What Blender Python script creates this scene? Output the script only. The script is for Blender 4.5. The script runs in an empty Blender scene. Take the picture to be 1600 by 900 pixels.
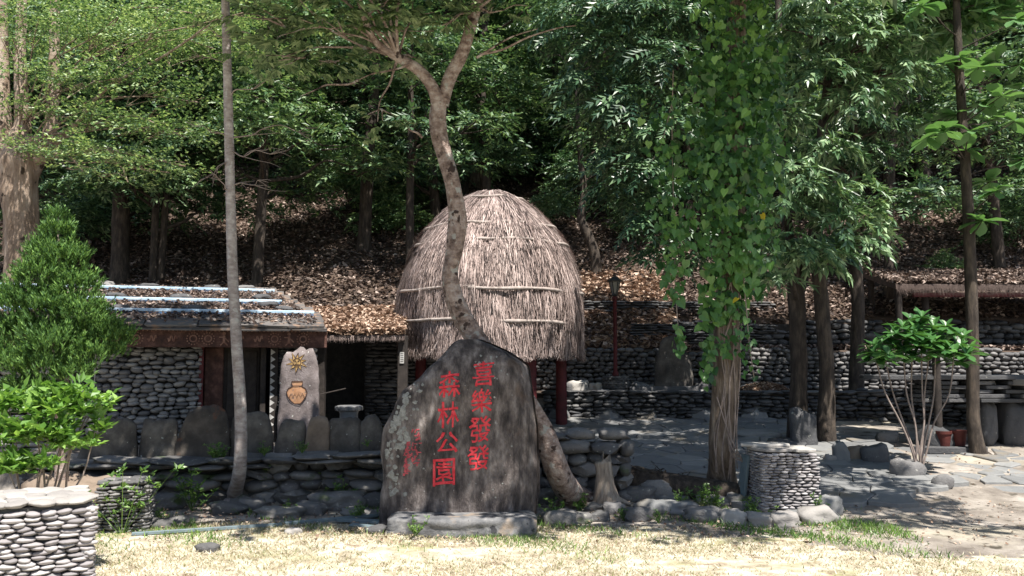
import bpy, bmesh, math, random
import numpy as np
from mathutils import Vector, Matrix, Euler, noise
from mathutils.bvhtree import BVHTree

random.seed(7)
rng = np.random.default_rng(7)
SC = bpy.context.scene
COL = SC.collection
R = math.radians

# ------------------------------------------------------------------ camera, sky, sun, exposure
F_PX, CAM_Z, PITCH = 1385.0, 1.6, math.atan(110 / 1385.0)
cam = bpy.data.objects.new('camera', bpy.data.cameras.new('camera'))
cam.data.sensor_width = 36
cam.data.lens = 36 * F_PX / 1600
cam.data.clip_end = 600
cam.location = (0, 0, CAM_Z)
cam.rotation_euler = (math.pi / 2 + PITCH, 0, 0)
COL.objects.link(cam)
SC.camera = cam

SUN_DIR = Vector((0.20, -0.38, 0.90)).normalized()      # towards the sun
elev = math.asin(SUN_DIR.z)
azim = math.atan2(SUN_DIR.x, SUN_DIR.y)
W = bpy.data.worlds.new('World'); SC.world = W; W.use_nodes = True
nt = W.node_tree
sky = nt.nodes.new('ShaderNodeTexSky'); sky.sky_type = 'NISHITA'; sky.sun_disc = False
sky.sun_elevation = elev; sky.sun_rotation = azim
nt.links.new(sky.outputs[0], nt.nodes['Background'].inputs[0])
nt.nodes['Background'].inputs[1].default_value = 0.07
sl = bpy.data.lights.new('sun', 'SUN'); sl.energy = 5.0; sl.angle = R(0.5); sl.color = (1, 0.95, 0.87)
so = bpy.data.objects.new('sun', sl); COL.objects.link(so)
so.rotation_euler = SUN_DIR.to_track_quat('Z', 'Y').to_euler()
SC.view_settings.view_transform = 'Standard'
SC.view_settings.look = 'None'
SC.view_settings.exposure = 1.0
SC.view_settings.gamma = 1
SC.cycles.max_bounces = 7
SC.cycles.diffuse_bounces = 4
SC.cycles.transmission_bounces = 4
SC.cycles.use_denoising = True


# ------------------------------------------------------------------ geometry from the photograph's rays
def P(px, py, Y):
    dx = (px - 800) / F_PX; dy = (450 - py) / F_PX
    c, s = math.cos(PITCH), math.sin(PITCH)
    t = Y / (c - s * dy)
    return Vector((dx * t, Y, CAM_Z + (s + c * dy) * t))


def sm(a, b, x):
    t = np.clip((x - a) / (b - a), 0, 1)
    return t * t * (3 - 2 * t)


def yA(x):
    return 15.0 - np.maximum(0, x - 5.8) * 0.6


def yB(x):
    return 16.5 + 0 * x


def Hnp(x, y):
    x = np.asarray(x, float); y = np.asarray(y, float)
    patio = np.clip((y - 9) * 0.095, 0, 0.56)
    left = 0.03 + 0.47 * sm(9.72, 9.92, y)
    low = left + (patio - left) * sm(-1.6, -0.4, x)
    # right terraces
    a = yA(x)
    r = low + (1.0 - low) * sm(a + 0.06, a + 0.22, y)
    r = r + 0.75 * sm(16.56, 16.72, y)
    upC = 0.7 * sm(18.06, 18.25, y) + 0.5 * np.maximum(0, y - 18.3)
    upS = 0.5 * np.maximum(0, y - 16.9)
    r = r + upS + (upC - upS) * sm(3.0, 3.6, x)
    # left hill
    l = low + np.minimum(np.maximum(0, y - 15.9) * 1.15, 1.3) + 0.5 * np.maximum(0, y - 17.0)
    h = l + (r - l) * sm(-2.3, -1.9, x)
    h = h + 0.16 * np.maximum(0, y - 30)
    n = np.sin(x * 0.7 + 1.3 * np.sin(y * 0.35)) * np.sin(y * 0.55 + x * 0.2) + 0.5 * np.sin(x * 1.9 + y * 1.1)
    h = h + n * 0.16 * sm(18.5, 23, y)
    h = h + 0.012 * np.sin(x * 3.1) * np.sin(y * 2.7)
    return h


def H(x, y):
    return float(Hnp(x, y))


def ground_at(px, py, y0=6.0):
    prev = None
    y = y0
    while y < 90:
        p = P(px, py, y)
        if p.z <= H(p.x, y):
            return Vector((p.x, y, H(p.x, y)))
        y += 0.04
    return P(px, py, 60)


# ------------------------------------------------------------------ materials
def srgb(h):
    h = h.lstrip('#')
    return tuple(((int(h[i:i + 2], 16) / 255) ** 2.2) for i in (0, 2, 4))


def mat(name, ramp, src='noise', scale=3.0, rough=0.8, bump=0.0, bscale=20.0, spec=0.3, trans=0.0,
        spots=None, objvar=0.0, stretch=None, metallic=0.0, detail=6.0, dist=0.02, tcol=None, wave=None):
    m = bpy.data.materials.new(name); m.use_nodes = True
    t = m.node_tree; N = t.nodes; L = t.links
    b = N['Principled BSDF']
    geo = N.new('ShaderNodeNewGeometry')
    vec = geo.outputs['Position']
    if stretch:
        mp = N.new('ShaderNodeMapping'); mp.inputs['Scale'].default_value = stretch
        L.new(vec, mp.inputs[0]); vec = mp.outputs[0]
    cr = N.new('ShaderNodeValToRGB')
    e = cr.color_ramp.elements
    while len(e) < len(ramp):
        e.new(0.5)
    for i, (p, c) in enumerate(ramp):
        e[i].position = p; e[i].color = (*c, 1)
    nz = N.new('ShaderNodeTexNoise'); nz.inputs['Scale'].default_value = scale; nz.inputs['Detail'].default_value = detail
    nz.inputs['Roughness'].default_value = 0.65
    L.new(vec, nz.inputs['Vector'])
    if src == 'noise':
        L.new(nz.outputs['Fac'], cr.inputs[0])
    elif src == 'island':
        mx = N.new('ShaderNodeMath'); mx.operation = 'ADD'
        m2 = N.new('ShaderNodeMath'); m2.operation = 'MULTIPLY_ADD'
        L.new(nz.outputs['Fac'], m2.inputs[0]); m2.inputs[1].default_value = 0.9; m2.inputs[2].default_value = -0.45
        L.new(geo.outputs['Random Per Island'], mx.inputs[0]); L.new(m2.outputs[0], mx.inputs[1])
        L.new(mx.outputs[0], cr.inputs[0])
    elif src == 'object':
        oi = N.new('ShaderNodeObjectInfo')
        mx = N.new('ShaderNodeMath'); mx.operation = 'MULTIPLY_ADD'
        mx.inputs[1].default_value = objvar or 0.7
        m2 = N.new('ShaderNodeMath'); m2.operation = 'MULTIPLY'; m2.inputs[1].default_value = 1 - (objvar or 0.7)
        L.new(nz.outputs['Fac'], m2.inputs[0])
        L.new(oi.outputs['Random'], mx.inputs[0]); L.new(m2.outputs[0], mx.inputs[2])
        L.new(mx.outputs[0], cr.inputs[0])
    col = cr.outputs[0]
    if spots:
        for (sc_, ss, th, soft) in spots:
            n2 = N.new('ShaderNodeTexNoise'); n2.inputs['Scale'].default_value = ss; n2.inputs['Detail'].default_value = 4
            L.new(geo.outputs['Position'], n2.inputs['Vector'])
            mr = N.new('ShaderNodeMapRange'); mr.inputs[1].default_value = th; mr.inputs[2].default_value = th + soft
            L.new(n2.outputs['Fac'], mr.inputs[0])
            mixc = N.new('ShaderNodeMix'); mixc.data_type = 'RGBA'
            L.new(mr.outputs[0], mixc.inputs[0]); L.new(col, mixc.inputs[6]); mixc.inputs[7].default_value = (*sc_, 1)
            col = mixc.outputs[2]
    L.new(col, b.inputs['Base Color'])
    b.inputs['Roughness'].default_value = rough
    b.inputs['Specular IOR Level'].default_value = spec
    b.inputs['Metallic'].default_value = metallic
    if bump:
        n3 = N.new('ShaderNodeTexNoise'); n3.inputs['Scale'].default_value = bscale; n3.inputs['Detail'].default_value = 8
        n3.inputs['Roughness'].default_value = 0.7
        L.new(vec, n3.inputs['Vector'])
        bp = N.new('ShaderNodeBump'); bp.inputs['Strength'].default_value = bump; bp.inputs['Distance'].default_value = dist
        L.new(n3.outputs['Fac'], bp.inputs['Height']); L.new(bp.outputs[0], b.inputs['Normal'])
    if trans:
        tr = N.new('ShaderNodeBsdfTranslucent')
        if tcol:
            mm = N.new('ShaderNodeMix'); mm.data_type = 'RGBA'; mm.blend_type = 'MULTIPLY'; mm.inputs[0].default_value = 1
            L.new(col, mm.inputs[6]); mm.inputs[7].default_value = (*tcol, 1); L.new(mm.outputs[2], tr.inputs[0])
        else:
            L.new(col, tr.inputs[0])
        mix = N.new('ShaderNodeMixShader'); mix.inputs[0].default_value = trans
        L.new(b.outputs[0], mix.inputs[1]); L.new(tr.outputs[0], mix.inputs[2])
        L.new(mix.outputs[0], N['Material Output'].inputs[0])
    return m


def leafmat(name, dark, mid, light, rough=0.4, trans=0.3, spec=0.5):
    return mat(name, [(0.0, dark), (0.55, mid), (0.95, light)], 'island', scale=0.9, rough=rough, spec=spec, trans=trans,
               tcol=(1.35, 1.35, 0.75))


M = {}
M['pebble'] = mat('pebble', [(0.1, (0.16, 0.15, 0.155)), (0.5, (0.29, 0.27, 0.275)), (0.9, (0.44, 0.42, 0.42))], 'object', 14, 0.7, 0.25, 60, objvar=0.65)
M['river'] = mat('river_stone', [(0.1, (0.07, 0.07, 0.073)), (0.5, (0.155, 0.15, 0.15)), (0.9, (0.28, 0.27, 0.262))], 'object', 12, 0.75, 0.8, 45, objvar=0.55,
                 spots=[((0.42, 0.41, 0.37), 22, 0.66, 0.05)])
M['houseriver'] = mat('house_river_stone', [(0.1, (0.10, 0.10, 0.105)), (0.5, (0.22, 0.215, 0.215)), (0.9, (0.40, 0.39, 0.38))], 'object', 12, 0.75, 0.6, 45, objvar=0.55)
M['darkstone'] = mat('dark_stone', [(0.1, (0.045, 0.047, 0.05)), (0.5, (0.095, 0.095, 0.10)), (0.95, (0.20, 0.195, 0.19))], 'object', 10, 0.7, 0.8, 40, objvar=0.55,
                     spots=[((0.30, 0.30, 0.27), 16, 0.67, 0.05)])
M['wallstone'] = mat('wall_stone', [(0.1, (0.07, 0.07, 0.072)), (0.5, (0.15, 0.145, 0.142)), (0.95, (0.30, 0.285, 0.265))], 'object', 9, 0.75, 0.9, 30, objvar=0.5,
                     spots=[((0.36, 0.35, 0.31), 18, 0.64, 0.06), ((0.07, 0.10, 0.04), 3.5, 0.60, 0.1)])
M['palestone'] = mat('pale_stone', [(0.1, (0.22, 0.205, 0.20)), (0.5, (0.34, 0.32, 0.30)), (0.95, (0.50, 0.48, 0.45))], 'object', 8, 0.8, 0.4, 40, objvar=0.5)
M['slate'] = mat('slate', [(0.1, (0.05, 0.047, 0.047)), (0.5, (0.10, 0.092, 0.09)), (0.9, (0.19, 0.175, 0.165))], 'object', 5, 0.65, 0.35, 30, objvar=0.5,
                 spots=[((0.24, 0.165, 0.12), 9, 0.52, 0.12)])
M['paving'] = mat('paving_slate', [(0.1, (0.11, 0.112, 0.115)), (0.5, (0.185, 0.188, 0.19)), (0.9, (0.29, 0.288, 0.28))], 'object', 6, 0.65, 0.5, 22, objvar=0.45,
                  spots=[((0.22, 0.19, 0.15), 2.2, 0.56, 0.15)])
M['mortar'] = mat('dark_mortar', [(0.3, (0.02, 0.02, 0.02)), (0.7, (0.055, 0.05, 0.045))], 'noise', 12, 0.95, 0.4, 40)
M['palemortar'] = mat('pale_mortar', [(0.3, (0.06, 0.058, 0.055)), (0.7, (0.14, 0.135, 0.13))], 'noise', 12, 0.95, 0.4, 40)
M['stele'] = mat('stele_rock', [(0.3, (0.022, 0.019, 0.019)), (0.43, (0.075, 0.062, 0.060)), (0.54, (0.165, 0.14, 0.132)), (0.68, (0.33, 0.295, 0.28))], 'noise', 3.2, 0.72, 1.0, 12,
                 stretch=(3.0, 3.0, 1.15), dist=0.035, spec=0.35,
                 spots=[((0.12, 0.075, 0.05), 3.0, 0.60, 0.16), ((0.34, 0.33, 0.32), 17, 0.70, 0.02)])
M['slab'] = mat('upright_slab', [(0.3, (0.03, 0.028, 0.026)), (0.5, (0.085, 0.076, 0.068)), (0.7, (0.18, 0.165, 0.145))], 'noise', 3.2, 0.8, 0.6, 18,
                spots=[((0.38, 0.39, 0.36), 30, 0.70, 0.03)])
M['slab_rust'] = mat('rust_stained_slab', [(0.3, (0.025, 0.023, 0.02)), (0.5, (0.07, 0.06, 0.052)), (0.7, (0.15, 0.13, 0.11))], 'noise', 3.2, 0.8, 0.6, 18,
                     spots=[((0.24, 0.075, 0.02), 2.3, 0.585, 0.1), ((0.38, 0.39, 0.36), 30, 0.70, 0.03)])
M['slab_tan'] = mat('tan_slab', [(0.25, (0.10, 0.075, 0.055)), (0.5, (0.22, 0.17, 0.13)), (0.75, (0.34, 0.28, 0.22))], 'noise', 3.2, 0.8, 0.6, 18)
M['lichen'] = mat('lichen', [(0.3, (0.17, 0.17, 0.16)), (0.7, (0.38, 0.385, 0.365))], 'noise', 40, 0.95, 0.6, 90)
M['red'] = mat('red_paint', [(0.3, (0.42, 0.02, 0.035)), (0.5, (0.66, 0.045, 0.06)), (0.7, (0.74, 0.10, 0.12))], 'noise', 22, 0.75, 0.4, 60, spots=[((0.12, 0.035, 0.035), 60, 0.66, 0.05)])
M['fadedred'] = mat('faded_red_paint', [(0.3, (0.30, 0.05, 0.06)), (0.7, (0.5, 0.10, 0.12))], 'noise', 30, 0.8)
M['plinth'] = mat('plinth_rock', [(0.3, (0.06, 0.062, 0.068)), (0.5, (0.15, 0.15, 0.155)), (0.7, (0.30, 0.29, 0.285))], 'noise', 5, 0.7, 0.8, 14,
                  spots=[((0.30, 0.23, 0.17), 4, 0.58, 0.1), ((0.04, 0.04, 0.045), 6, 0.6, 0.03)])
M['ground'] = mat('dirt_ground', [(0.3, (0.13, 0.11, 0.095)), (0.5, (0.25, 0.22, 0.19)), (0.7, (0.42, 0.38, 0.34))], 'noise', 2.2, 0.95, 0.8, 25,
                  spots=[((0.44, 0.40, 0.31), 0.9, 0.52, 0.2), ((0.07, 0.06, 0.045), 5, 0.60, 0.1)])
M['lawn'] = mat('dry_lawn', [(0.3, (0.22, 0.18, 0.12)), (0.5, (0.46, 0.41, 0.31)), (0.7, (0.70, 0.66, 0.55))], 'noise', 5, 0.95, 0.6, 60,
                spots=[((0.24, 0.25, 0.10), 1.6, 0.56, 0.15), ((0.24, 0.18, 0.13), 4.5, 0.62, 0.08)])
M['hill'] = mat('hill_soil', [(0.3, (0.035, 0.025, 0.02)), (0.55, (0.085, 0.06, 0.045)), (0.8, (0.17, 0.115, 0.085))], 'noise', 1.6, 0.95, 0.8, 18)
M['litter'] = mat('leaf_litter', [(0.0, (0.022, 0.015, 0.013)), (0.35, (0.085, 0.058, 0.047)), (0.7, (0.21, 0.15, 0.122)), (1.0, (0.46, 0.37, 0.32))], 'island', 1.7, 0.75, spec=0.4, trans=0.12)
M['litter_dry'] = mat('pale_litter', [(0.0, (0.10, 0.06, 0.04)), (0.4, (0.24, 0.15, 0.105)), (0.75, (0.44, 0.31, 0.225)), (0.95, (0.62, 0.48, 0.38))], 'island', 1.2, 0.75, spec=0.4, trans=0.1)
M['straw'] = mat('straw_grass', [(0.05, (0.14, 0.17, 0.05)), (0.3, (0.30, 0.24, 0.14)), (0.6, (0.54, 0.47, 0.33)), (1.0, (0.76, 0.71, 0.58))], 'island', 3.2, 0.8, trans=0.2)
M['lf_shrub'] = leafmat('shrub_leaf', (0.03, 0.10, 0.03), (0.06, 0.16, 0.045), (0.12, 0.27, 0.07), 0.38, 0.25, 0.5)
M['weed'] = leafmat('weed_leaf', (0.04, 0.09, 0.02), (0.10, 0.20, 0.04), (0.22, 0.34, 0.08))
M['thatch'] = mat('thatch_straw', [(0.0, (0.03, 0.023, 0.022)), (0.3, (0.15, 0.112, 0.102)), (0.62, (0.38, 0.29, 0.265)), (1.0, (0.68, 0.56, 0.52))], 'island', 2.6, 0.75, spec=0.35, trans=0.06)
M['thatchbase'] = mat('thatch_under', [(0.3, (0.06, 0.045, 0.04)), (0.7, (0.17, 0.125, 0.11))], 'noise', 6, 0.9, 0.7, 50, stretch=(6, 6, 1))
M['pole'] = mat('pale_pole', [(0.3, (0.22, 0.18, 0.16)), (0.7, (0.46, 0.40, 0.37))], 'noise', 14, 0.7, 0.3, 50)
M['redwood'] = mat('red_painted_wood', [(0.3, (0.045, 0.008, 0.009)), (0.7, (0.12, 0.018, 0.022))], 'noise', 9, 0.6, 0.3, 40)
M['carved'] = mat('carved_wood', [(0.3, (0.03, 0.015, 0.012)), (0.5, (0.075, 0.034, 0.026)), (0.75, (0.18, 0.095, 0.075))], 'noise', 9, 0.65, 0.7, 40)
M['relief'] = mat('worn_relief', [(0.3, (0.13, 0.055, 0.04)), (0.7, (0.34, 0.20, 0.15))], 'noise', 12, 0.7, 0.4, 40)
M['darkwood'] = mat('dark_wood', [(0.3, (0.018, 0.015, 0.014)), (0.7, (0.055, 0.045, 0.04))], 'noise', 9, 0.8, 0.4, 40)
M['white'] = mat('chalk_white', [(0.3, (0.34, 0.33, 0.32)), (0.7, (0.60, 0.58, 0.56))], 'noise', 12, 0.8)
M['rail'] = mat('painted_rail', [(0.3, (0.22, 0.36, 0.52)), (0.5, (0.40, 0.54, 0.66)), (0.7, (0.66, 0.74, 0.80))], 'noise', 3, 0.45, spec=0.5)
M['railside'] = mat('blue_rail_side', [(0.3, (0.05, 0.10, 0.22)), (0.7, (0.12, 0.24, 0.42))], 'noise', 3, 0.5)
M['mural'] = mat('mural_plaster', [(0.3, (0.10, 0.082, 0.08)), (0.5, (0.19, 0.16, 0.157)), (0.7, (0.29, 0.25, 0.25))], 'noise', 6, 0.85, 0.5, 40,
                 spots=[((0.5, 0.5, 0.47), 26, 0.66, 0.03)])
M['sunpaint'] = mat('sun_paint', [(0.3, (0.28, 0.17, 0.06)), (0.7, (0.44, 0.30, 0.13))], 'noise', 20, 0.8, spots=[((0.18, 0.14, 0.12), 40, .6, .05)])
M['potpaint'] = mat('pot_paint', [(0.3, (0.34, 0.17, 0.085)), (0.7, (0.48, 0.28, 0.17))], 'noise', 12, 0.8, spots=[((0.20, 0.15, 0.13), 35, .6, .05)])
M['lines'] = mat('dark_outline', [(0.3, (0.03, 0.018, 0.015)), (0.7, (0.09, 0.05, 0.04))], 'noise', 20, 0.8)
M['jar'] = mat('grey_jar', [(0.3, (0.10, 0.10, 0.105)), (0.7, (0.22, 0.22, 0.22))], 'noise', 8, 0.6, 0.3, 40)
M['terracotta'] = mat('terracotta', [(0.3, (0.07, 0.018, 0.015)), (0.7, (0.13, 0.036, 0.03))], 'noise', 8, 0.75, 0.2, 40)
M['soil'] = mat('soil', [(0.3, (0.03, 0.022, 0.016)), (0.7, (0.08, 0.06, 0.045))], 'noise', 30, 0.95, 0.6, 60)
M['black'] = mat('black_paint', [(0.3, (0.012, 0.012, 0.013)), (0.7, (0.025, 0.025, 0.027))], 'noise', 20, 0.5, spec=0.4)
M['lampmetal'] = mat('lamp_metal', [(0.3, (0.03, 0.032, 0.03)), (0.7, (0.07, 0.07, 0.065))], 'noise', 20, 0.5)
M['frost'] = mat('frosted_pane', [(0.3, (0.30, 0.31, 0.28)), (0.7, (0.42, 0.42, 0.38))], 'noise', 10, 0.3, spec=0.6, trans=0.4)
M['blueboard'] = mat('blue_grey_board', [(0.3, (0.11, 0.15, 0.17)), (0.7, (0.18, 0.23, 0.25))], 'noise', 8, 0.7, 0.3, 40)
M['bark_pink'] = mat('mottled_bark', [(0.32, (0.09, 0.062, 0.052)), (0.44, (0.24, 0.175, 0.15)), (0.55, (0.38, 0.30, 0.265)), (0.68, (0.54, 0.47, 0.43))], 'noise', 9, 0.85, 1.0, 30, stretch=(1.2, 1.2, 1.5), dist=.03,
                     spots=[((0.42, 0.41, 0.38), 11, 0.60, 0.05), ((0.06, 0.04, 0.035), 7, 0.63, 0.03)])
M['bark_smooth'] = mat('smooth_grey_bark', [(0.3, (0.20, 0.165, 0.155)), (0.5, (0.36, 0.315, 0.30)), (0.7, (0.54, 0.50, 0.48))], 'noise', 10, 0.8, 0.6, 40, stretch=(1, 1, 2.2), spots=[((0.46, 0.45, 0.43), 18, .62, .04)])
M['bark_ridge'] = mat('ridged_bark', [(0.3, (0.06, 0.043, 0.032)), (0.5, (0.17, 0.13, 0.10)), (0.7, (0.34, 0.28, 0.225))], 'noise', 5, 0.9, 1.0, 16, stretch=(3.5, 3.5, 0.7), dist=0.03)
M['bark_dark'] = mat('dark_bark', [(0.3, (0.025, 0.02, 0.017)), (0.5, (0.06, 0.048, 0.04)), (0.72, (0.14, 0.11, 0.085))], 'noise', 5, 0.9, 0.9, 18, stretch=(3, 3, 0.8), dist=0.03)
M['bark_big'] = mat('big_tree_bark', [(0.3, (0.17, 0.12, 0.085)), (0.5, (0.36, 0.27, 0.205)), (0.7, (0.52, 0.43, 0.35))], 'noise', 3.0, 0.85, 1.0, 9, stretch=(2.4, 2.4, 0.8), dist=0.06, spots=[((0.07, 0.05, 0.035), 6, 0.62, 0.05)])
M['twig'] = mat('pale_twig', [(0.3, (0.16, 0.125, 0.11)), (0.7, (0.34, 0.28, 0.25))], 'noise', 9, 0.8)
M['stumpwood'] = mat('weathered_stump_wood', [(0.3, (0.16, 0.125, 0.10)), (0.5, (0.34, 0.28, 0.23)), (0.7, (0.50, 0.44, 0.37))], 'noise', 6, 0.85, 0.9, 22, stretch=(4, 4, .6), dist=.03)
M['lf_feather'] = leafmat('feathery_leaf', (0.05, 0.11, 0.045), (0.17, 0.28, 0.11), (0.42, 0.53, 0.25), 0.45, 0.3)
M['lf_juniper'] = leafmat('juniper_leaf', (0.03, 0.075, 0.022), (0.085, 0.18, 0.045), (0.20, 0.34, 0.085), 0.6, 0.2, 0.3)
M['lf_bush'] = leafmat('bush_leaf', (0.07, 0.16, 0.03), (0.16, 0.31, 0.06), (0.32, 0.50, 0.13), 0.4, 0.35)
M['lf_maple'] = leafmat('lobed_leaf', (0.06, 0.11, 0.045), (0.13, 0.20, 0.085), (0.28, 0.36, 0.18), 0.5, 0.3)
M['lf_vine'] = leafmat('vine_leaf', (0.03, 0.085, 0.025), (0.075, 0.18, 0.05), (0.18, 0.34, 0.09), 0.38, 0.25)
M['lf_yellow'] = leafmat('yellow_leaf', (0.55, 0.42, 0.03), (0.62, 0.48, 0.04), (0.66, 0.55, 0.08), 0.42, 0.3)
M['lf_dark'] = leafmat('dark_pinnate_leaf', (0.02, 0.06, 0.03), (0.055, 0.125, 0.06), (0.18, 0.29, 0.14), 0.42, 0.2, 0.7)
M['lf_lance'] = leafmat('glossy_lance_leaf', (0.04, 0.10, 0.045), (0.12, 0.22, 0.10), (0.30, 0.42, 0.23), 0.42, 0.2, 0.7)
M['lf_big'] = leafmat('large_leaf', (0.05, 0.13, 0.045), (0.10, 0.22, 0.08), (0.20, 0.34, 0.13), 0.38, 0.3, 0.5)
M['lf_forest'] = leafmat('forest_leaf', (0.022, 0.06, 0.028), (0.07, 0.145, 0.065), (0.22, 0.33, 0.16), 0.45, 0.25, 0.6)
M['lf_forest2'] = leafmat('forest_leaf_light', (0.035, 0.09, 0.035), (0.105, 0.195, 0.08), (0.27, 0.38, 0.18), 0.45, 0.25, 0.6)

# ------------------------------------------------------------------ object helpers
ORG = {}       # world location of every root (roots are never rotated)


def props(o, label=None, cat=None, group=None, kind=None):
    if label: o['label'] = label
    if cat: o['category'] = cat
    if group: o['group'] = group
    if kind: o['kind'] = kind
    return o


def thing(name, label, cat, loc=(0, 0, 0), group=None):
    o = bpy.data.objects.new(name, None); COL.objects.link(o)
    o.location = loc; o.empty_display_size = 0.1
    ORG[o] = Vector(loc)
    return props(o, label, cat, group)


def org(o):
    return ORG.get(o, Vector((0, 0, 0)))


def np_mesh(name, V, Fc, m, smooth=False):
    V = np.asarray(V, np.float32); Fc = np.asarray(Fc, np.int32)
    me = bpy.data.meshes.new(name)
    k = Fc.shape[1]
    me.vertices.add(len(V)); me.vertices.foreach_set('co', V.ravel())
    me.loops.add(Fc.size); me.loops.foreach_set('vertex_index', Fc.ravel())
    me.polygons.add(len(Fc)); me.polygons.foreach_set('loop_start', np.arange(0, Fc.size, k, dtype=np.int32))
    me.polygons.foreach_set('loop_total', np.full(len(Fc), k, np.int32))
    me.polygons.foreach_set('use_smooth', np.full(len(Fc), smooth))
    if m: me.materials.append(m)
    me.update(calc_edges=True)
    return me


def link(name, me, parent=None, world=None, kind=None, label=None):
    """link a mesh whose vertices are in world axes relative to `world` (a Matrix) or to the parent's origin"""
    o = bpy.data.objects.new(name, me); COL.objects.link(o)
    if parent is not None:
        o.parent = parent
        base = org(parent)
        if world is not None:
            o.matrix_basis = Matrix.Translation(-base) @ world
            ORG[o] = world.to_translation()
        else:
            ORG[o] = base
    elif world is not None:
        o.matrix_basis = world
        ORG[o] = world.to_translation()
    if kind: o['kind'] = kind
    if label: o['label'] = label
    return o


def npart(name, V, Fc, m, parent=None, smooth=False, kind=None, label=None):
    """V in world coordinates"""
    V = np.asarray(V, float)
    if parent is not None:
        V = V - np.array(org(parent))
        return link(name, np_mesh(name, V, Fc, m, smooth), parent, None, kind, label)
    c = np.array([V[:, 0].mean(), V[:, 1].mean(), V[:, 2].min()])
    return link(name, np_mesh(name, V - c, Fc, m, smooth), None, Matrix.Translation(Vector(c)), kind, label)


class MB:
    def __init__(s): s.v = []; s.f = []

    def box(s, c, size, rot=None, jit=0.0, taper=1.0):
        n = len(s.v); c = Vector(c); sx, sy, sz = [q / 2 for q in size]
        for z in (-1, 1):
            for y in (-1, 1):
                for x in (-1, 1):
                    t = taper if z > 0 else 1
                    p = Vector((x * sx * t, y * sy * t, z * sz))
                    if jit: p += Vector([random.uniform(-jit, jit) for _ in range(3)])
                    if rot: p = rot @ p
                    s.v.append(c + p)
        for q in ((0, 2, 3, 1), (4, 5, 7, 6), (0, 1, 5, 4), (2, 6, 7, 3), (0, 4, 6, 2), (1, 3, 7, 5)):
            s.f.append([n + i for i in q])
        return s

    def cyl(s, p0, p1, r0, r1=None, n=10, cap=True):
        r1 = r0 if r1 is None else r1
        p0 = Vector(p0); p1 = Vector(p1); d = (p1 - p0).normalized()
        a = d.orthogonal().normalized(); b = d.cross(a); k = len(s.v)
        for p, r in ((p0, r0), (p1, r1)):
            for i in range(n):
                t = 2 * math.pi * i / n
                s.v.append(p + a * r * math.cos(t) + b * r * math.sin(t))
        for i in range(n):
            j = (i + 1) % n
            s.f.append([k + i, k + j, k + n + j, k + n + i])
        if cap:
            s.f.append([k + n - 1 - i for i in range(n)]); s.f.append([k + n + i for i in range(n)])
        return s

    def lathe(s, c, prof, n=20):
        c = Vector(c); k = len(s.v)
        for r, z in prof:
            for i in range(n):
                t = 2 * math.pi * i / n
                s.v.append(c + Vector((r * math.cos(t), r * math.sin(t), z)))
        for j in range(len(prof) - 1):
            for i in range(n):
                i2 = (i + 1) % n
                s.f.append([k + j * n + i, k + j * n + i2, k + (j + 1) * n + i2, k + (j + 1) * n + i])
        s.f.append([k + n - 1 - i for i in range(n)])
        s.f.append([k + (len(prof) - 1) * n + i for i in range(n)])
        return s

    def prism(s, pts, off):
        """extrude the 3D outline pts by vector off"""
        k = len(s.v); n = len(pts); off = Vector(off)
        s.v += [Vector(p) for p in pts]; s.v += [Vector(p) + off for p in pts]
        s.f.append([k + i for i in range(n)]); s.f.append([k + 2 * n - 1 - i for i in range(n)])
        for i in range(n):
            j = (i + 1) % n
            s.f.append([k + j, k + i, k + n + i, k + n + j])
        return s

    def build(s, name, m, parent=None, smooth=False, bevel=0.0, kind=None, label=None):
        if parent is not None: base = org(parent)
        else:
            xs = [p.x for p in s.v]; ys = [p.y for p in s.v]; zs = [p.z for p in s.v]
            base = Vector(((min(xs) + max(xs)) / 2, (min(ys) + max(ys)) / 2, min(zs)))
        me = bpy.data.meshes.new(name)
        me.from_pydata([tuple(p - base) for p in s.v], [], s.f)
        bm = bmesh.new(); bm.from_mesh(me)
        bmesh.ops.recalc_face_normals(bm, faces=bm.faces)
        if bevel:
            bmesh.ops.bevel(bm, geom=list(bm.edges), offset=bevel, segments=1, affect='EDGES', clamp_overlap=True)
        bm.to_mesh(me); bm.free()
        if smooth:
            me.polygons.foreach_set('use_smooth', [True] * len(me.polygons))
            me.set_sharp_from_angle(angle=R(40))
        me.materials.append(m)
        if parent is not None: return link(name, me, parent, None, kind, label)
        return link(name, me, None, Matrix.Translation(base), kind, label)


# ------------------------------------------------------------------ stones
def ico(level):
    bm = bmesh.new(); bmesh.ops.create_icosphere(bm, subdivisions=level, radius=1)
    V = np.array([v.co[:] for v in bm.verts]); Fc = np.array([[v.index for v in f.verts] for f in bm.faces]); bm.free()
    return V, Fc


ICO = {k: ico(k) for k in (1, 2, 3, 4)}


def fbm(V, s, seed):
    out = np.empty(len(V))
    for i, v in enumerate(V):
        out[i] = noise.fractal(Vector((v[0] * s + seed, v[1] * s - seed * 0.7, v[2] * s + seed * 0.3)), 0.7, 2.0, 3)
    return out


def stone_geo(shape, seed, level=2):
    V, Fc = ICO[level]; V = V.copy()
    p = {'round': 2.6, 'flat': 3.2, 'block': 5.0, 'chunk': 3.0}[shape]
    nrm = (np.abs(V) ** p).sum(1) ** (1 / p)
    V = V / nrm[:, None]
    amp = {'round': 0.17, 'flat': 0.2, 'block': 0.2, 'chunk': 0.42}[shape]
    V = V * (1 + amp * fbm(V, 1.3, seed * 3.7))[:, None]
    V = V * (1 + 0.05 * fbm(V, 3.5, seed * 1.7))[:, None]
    r2 = random.Random(seed)
    V[:, 2] *= 1 + 0.18 * V[:, 0] * r2.uniform(-1, 1)
    V[:, 0] *= 1 + 0.15 * V[:, 2] * r2.uniform(-1, 1)
    return V, Fc


GEO = {}
MESHV = {}


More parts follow.
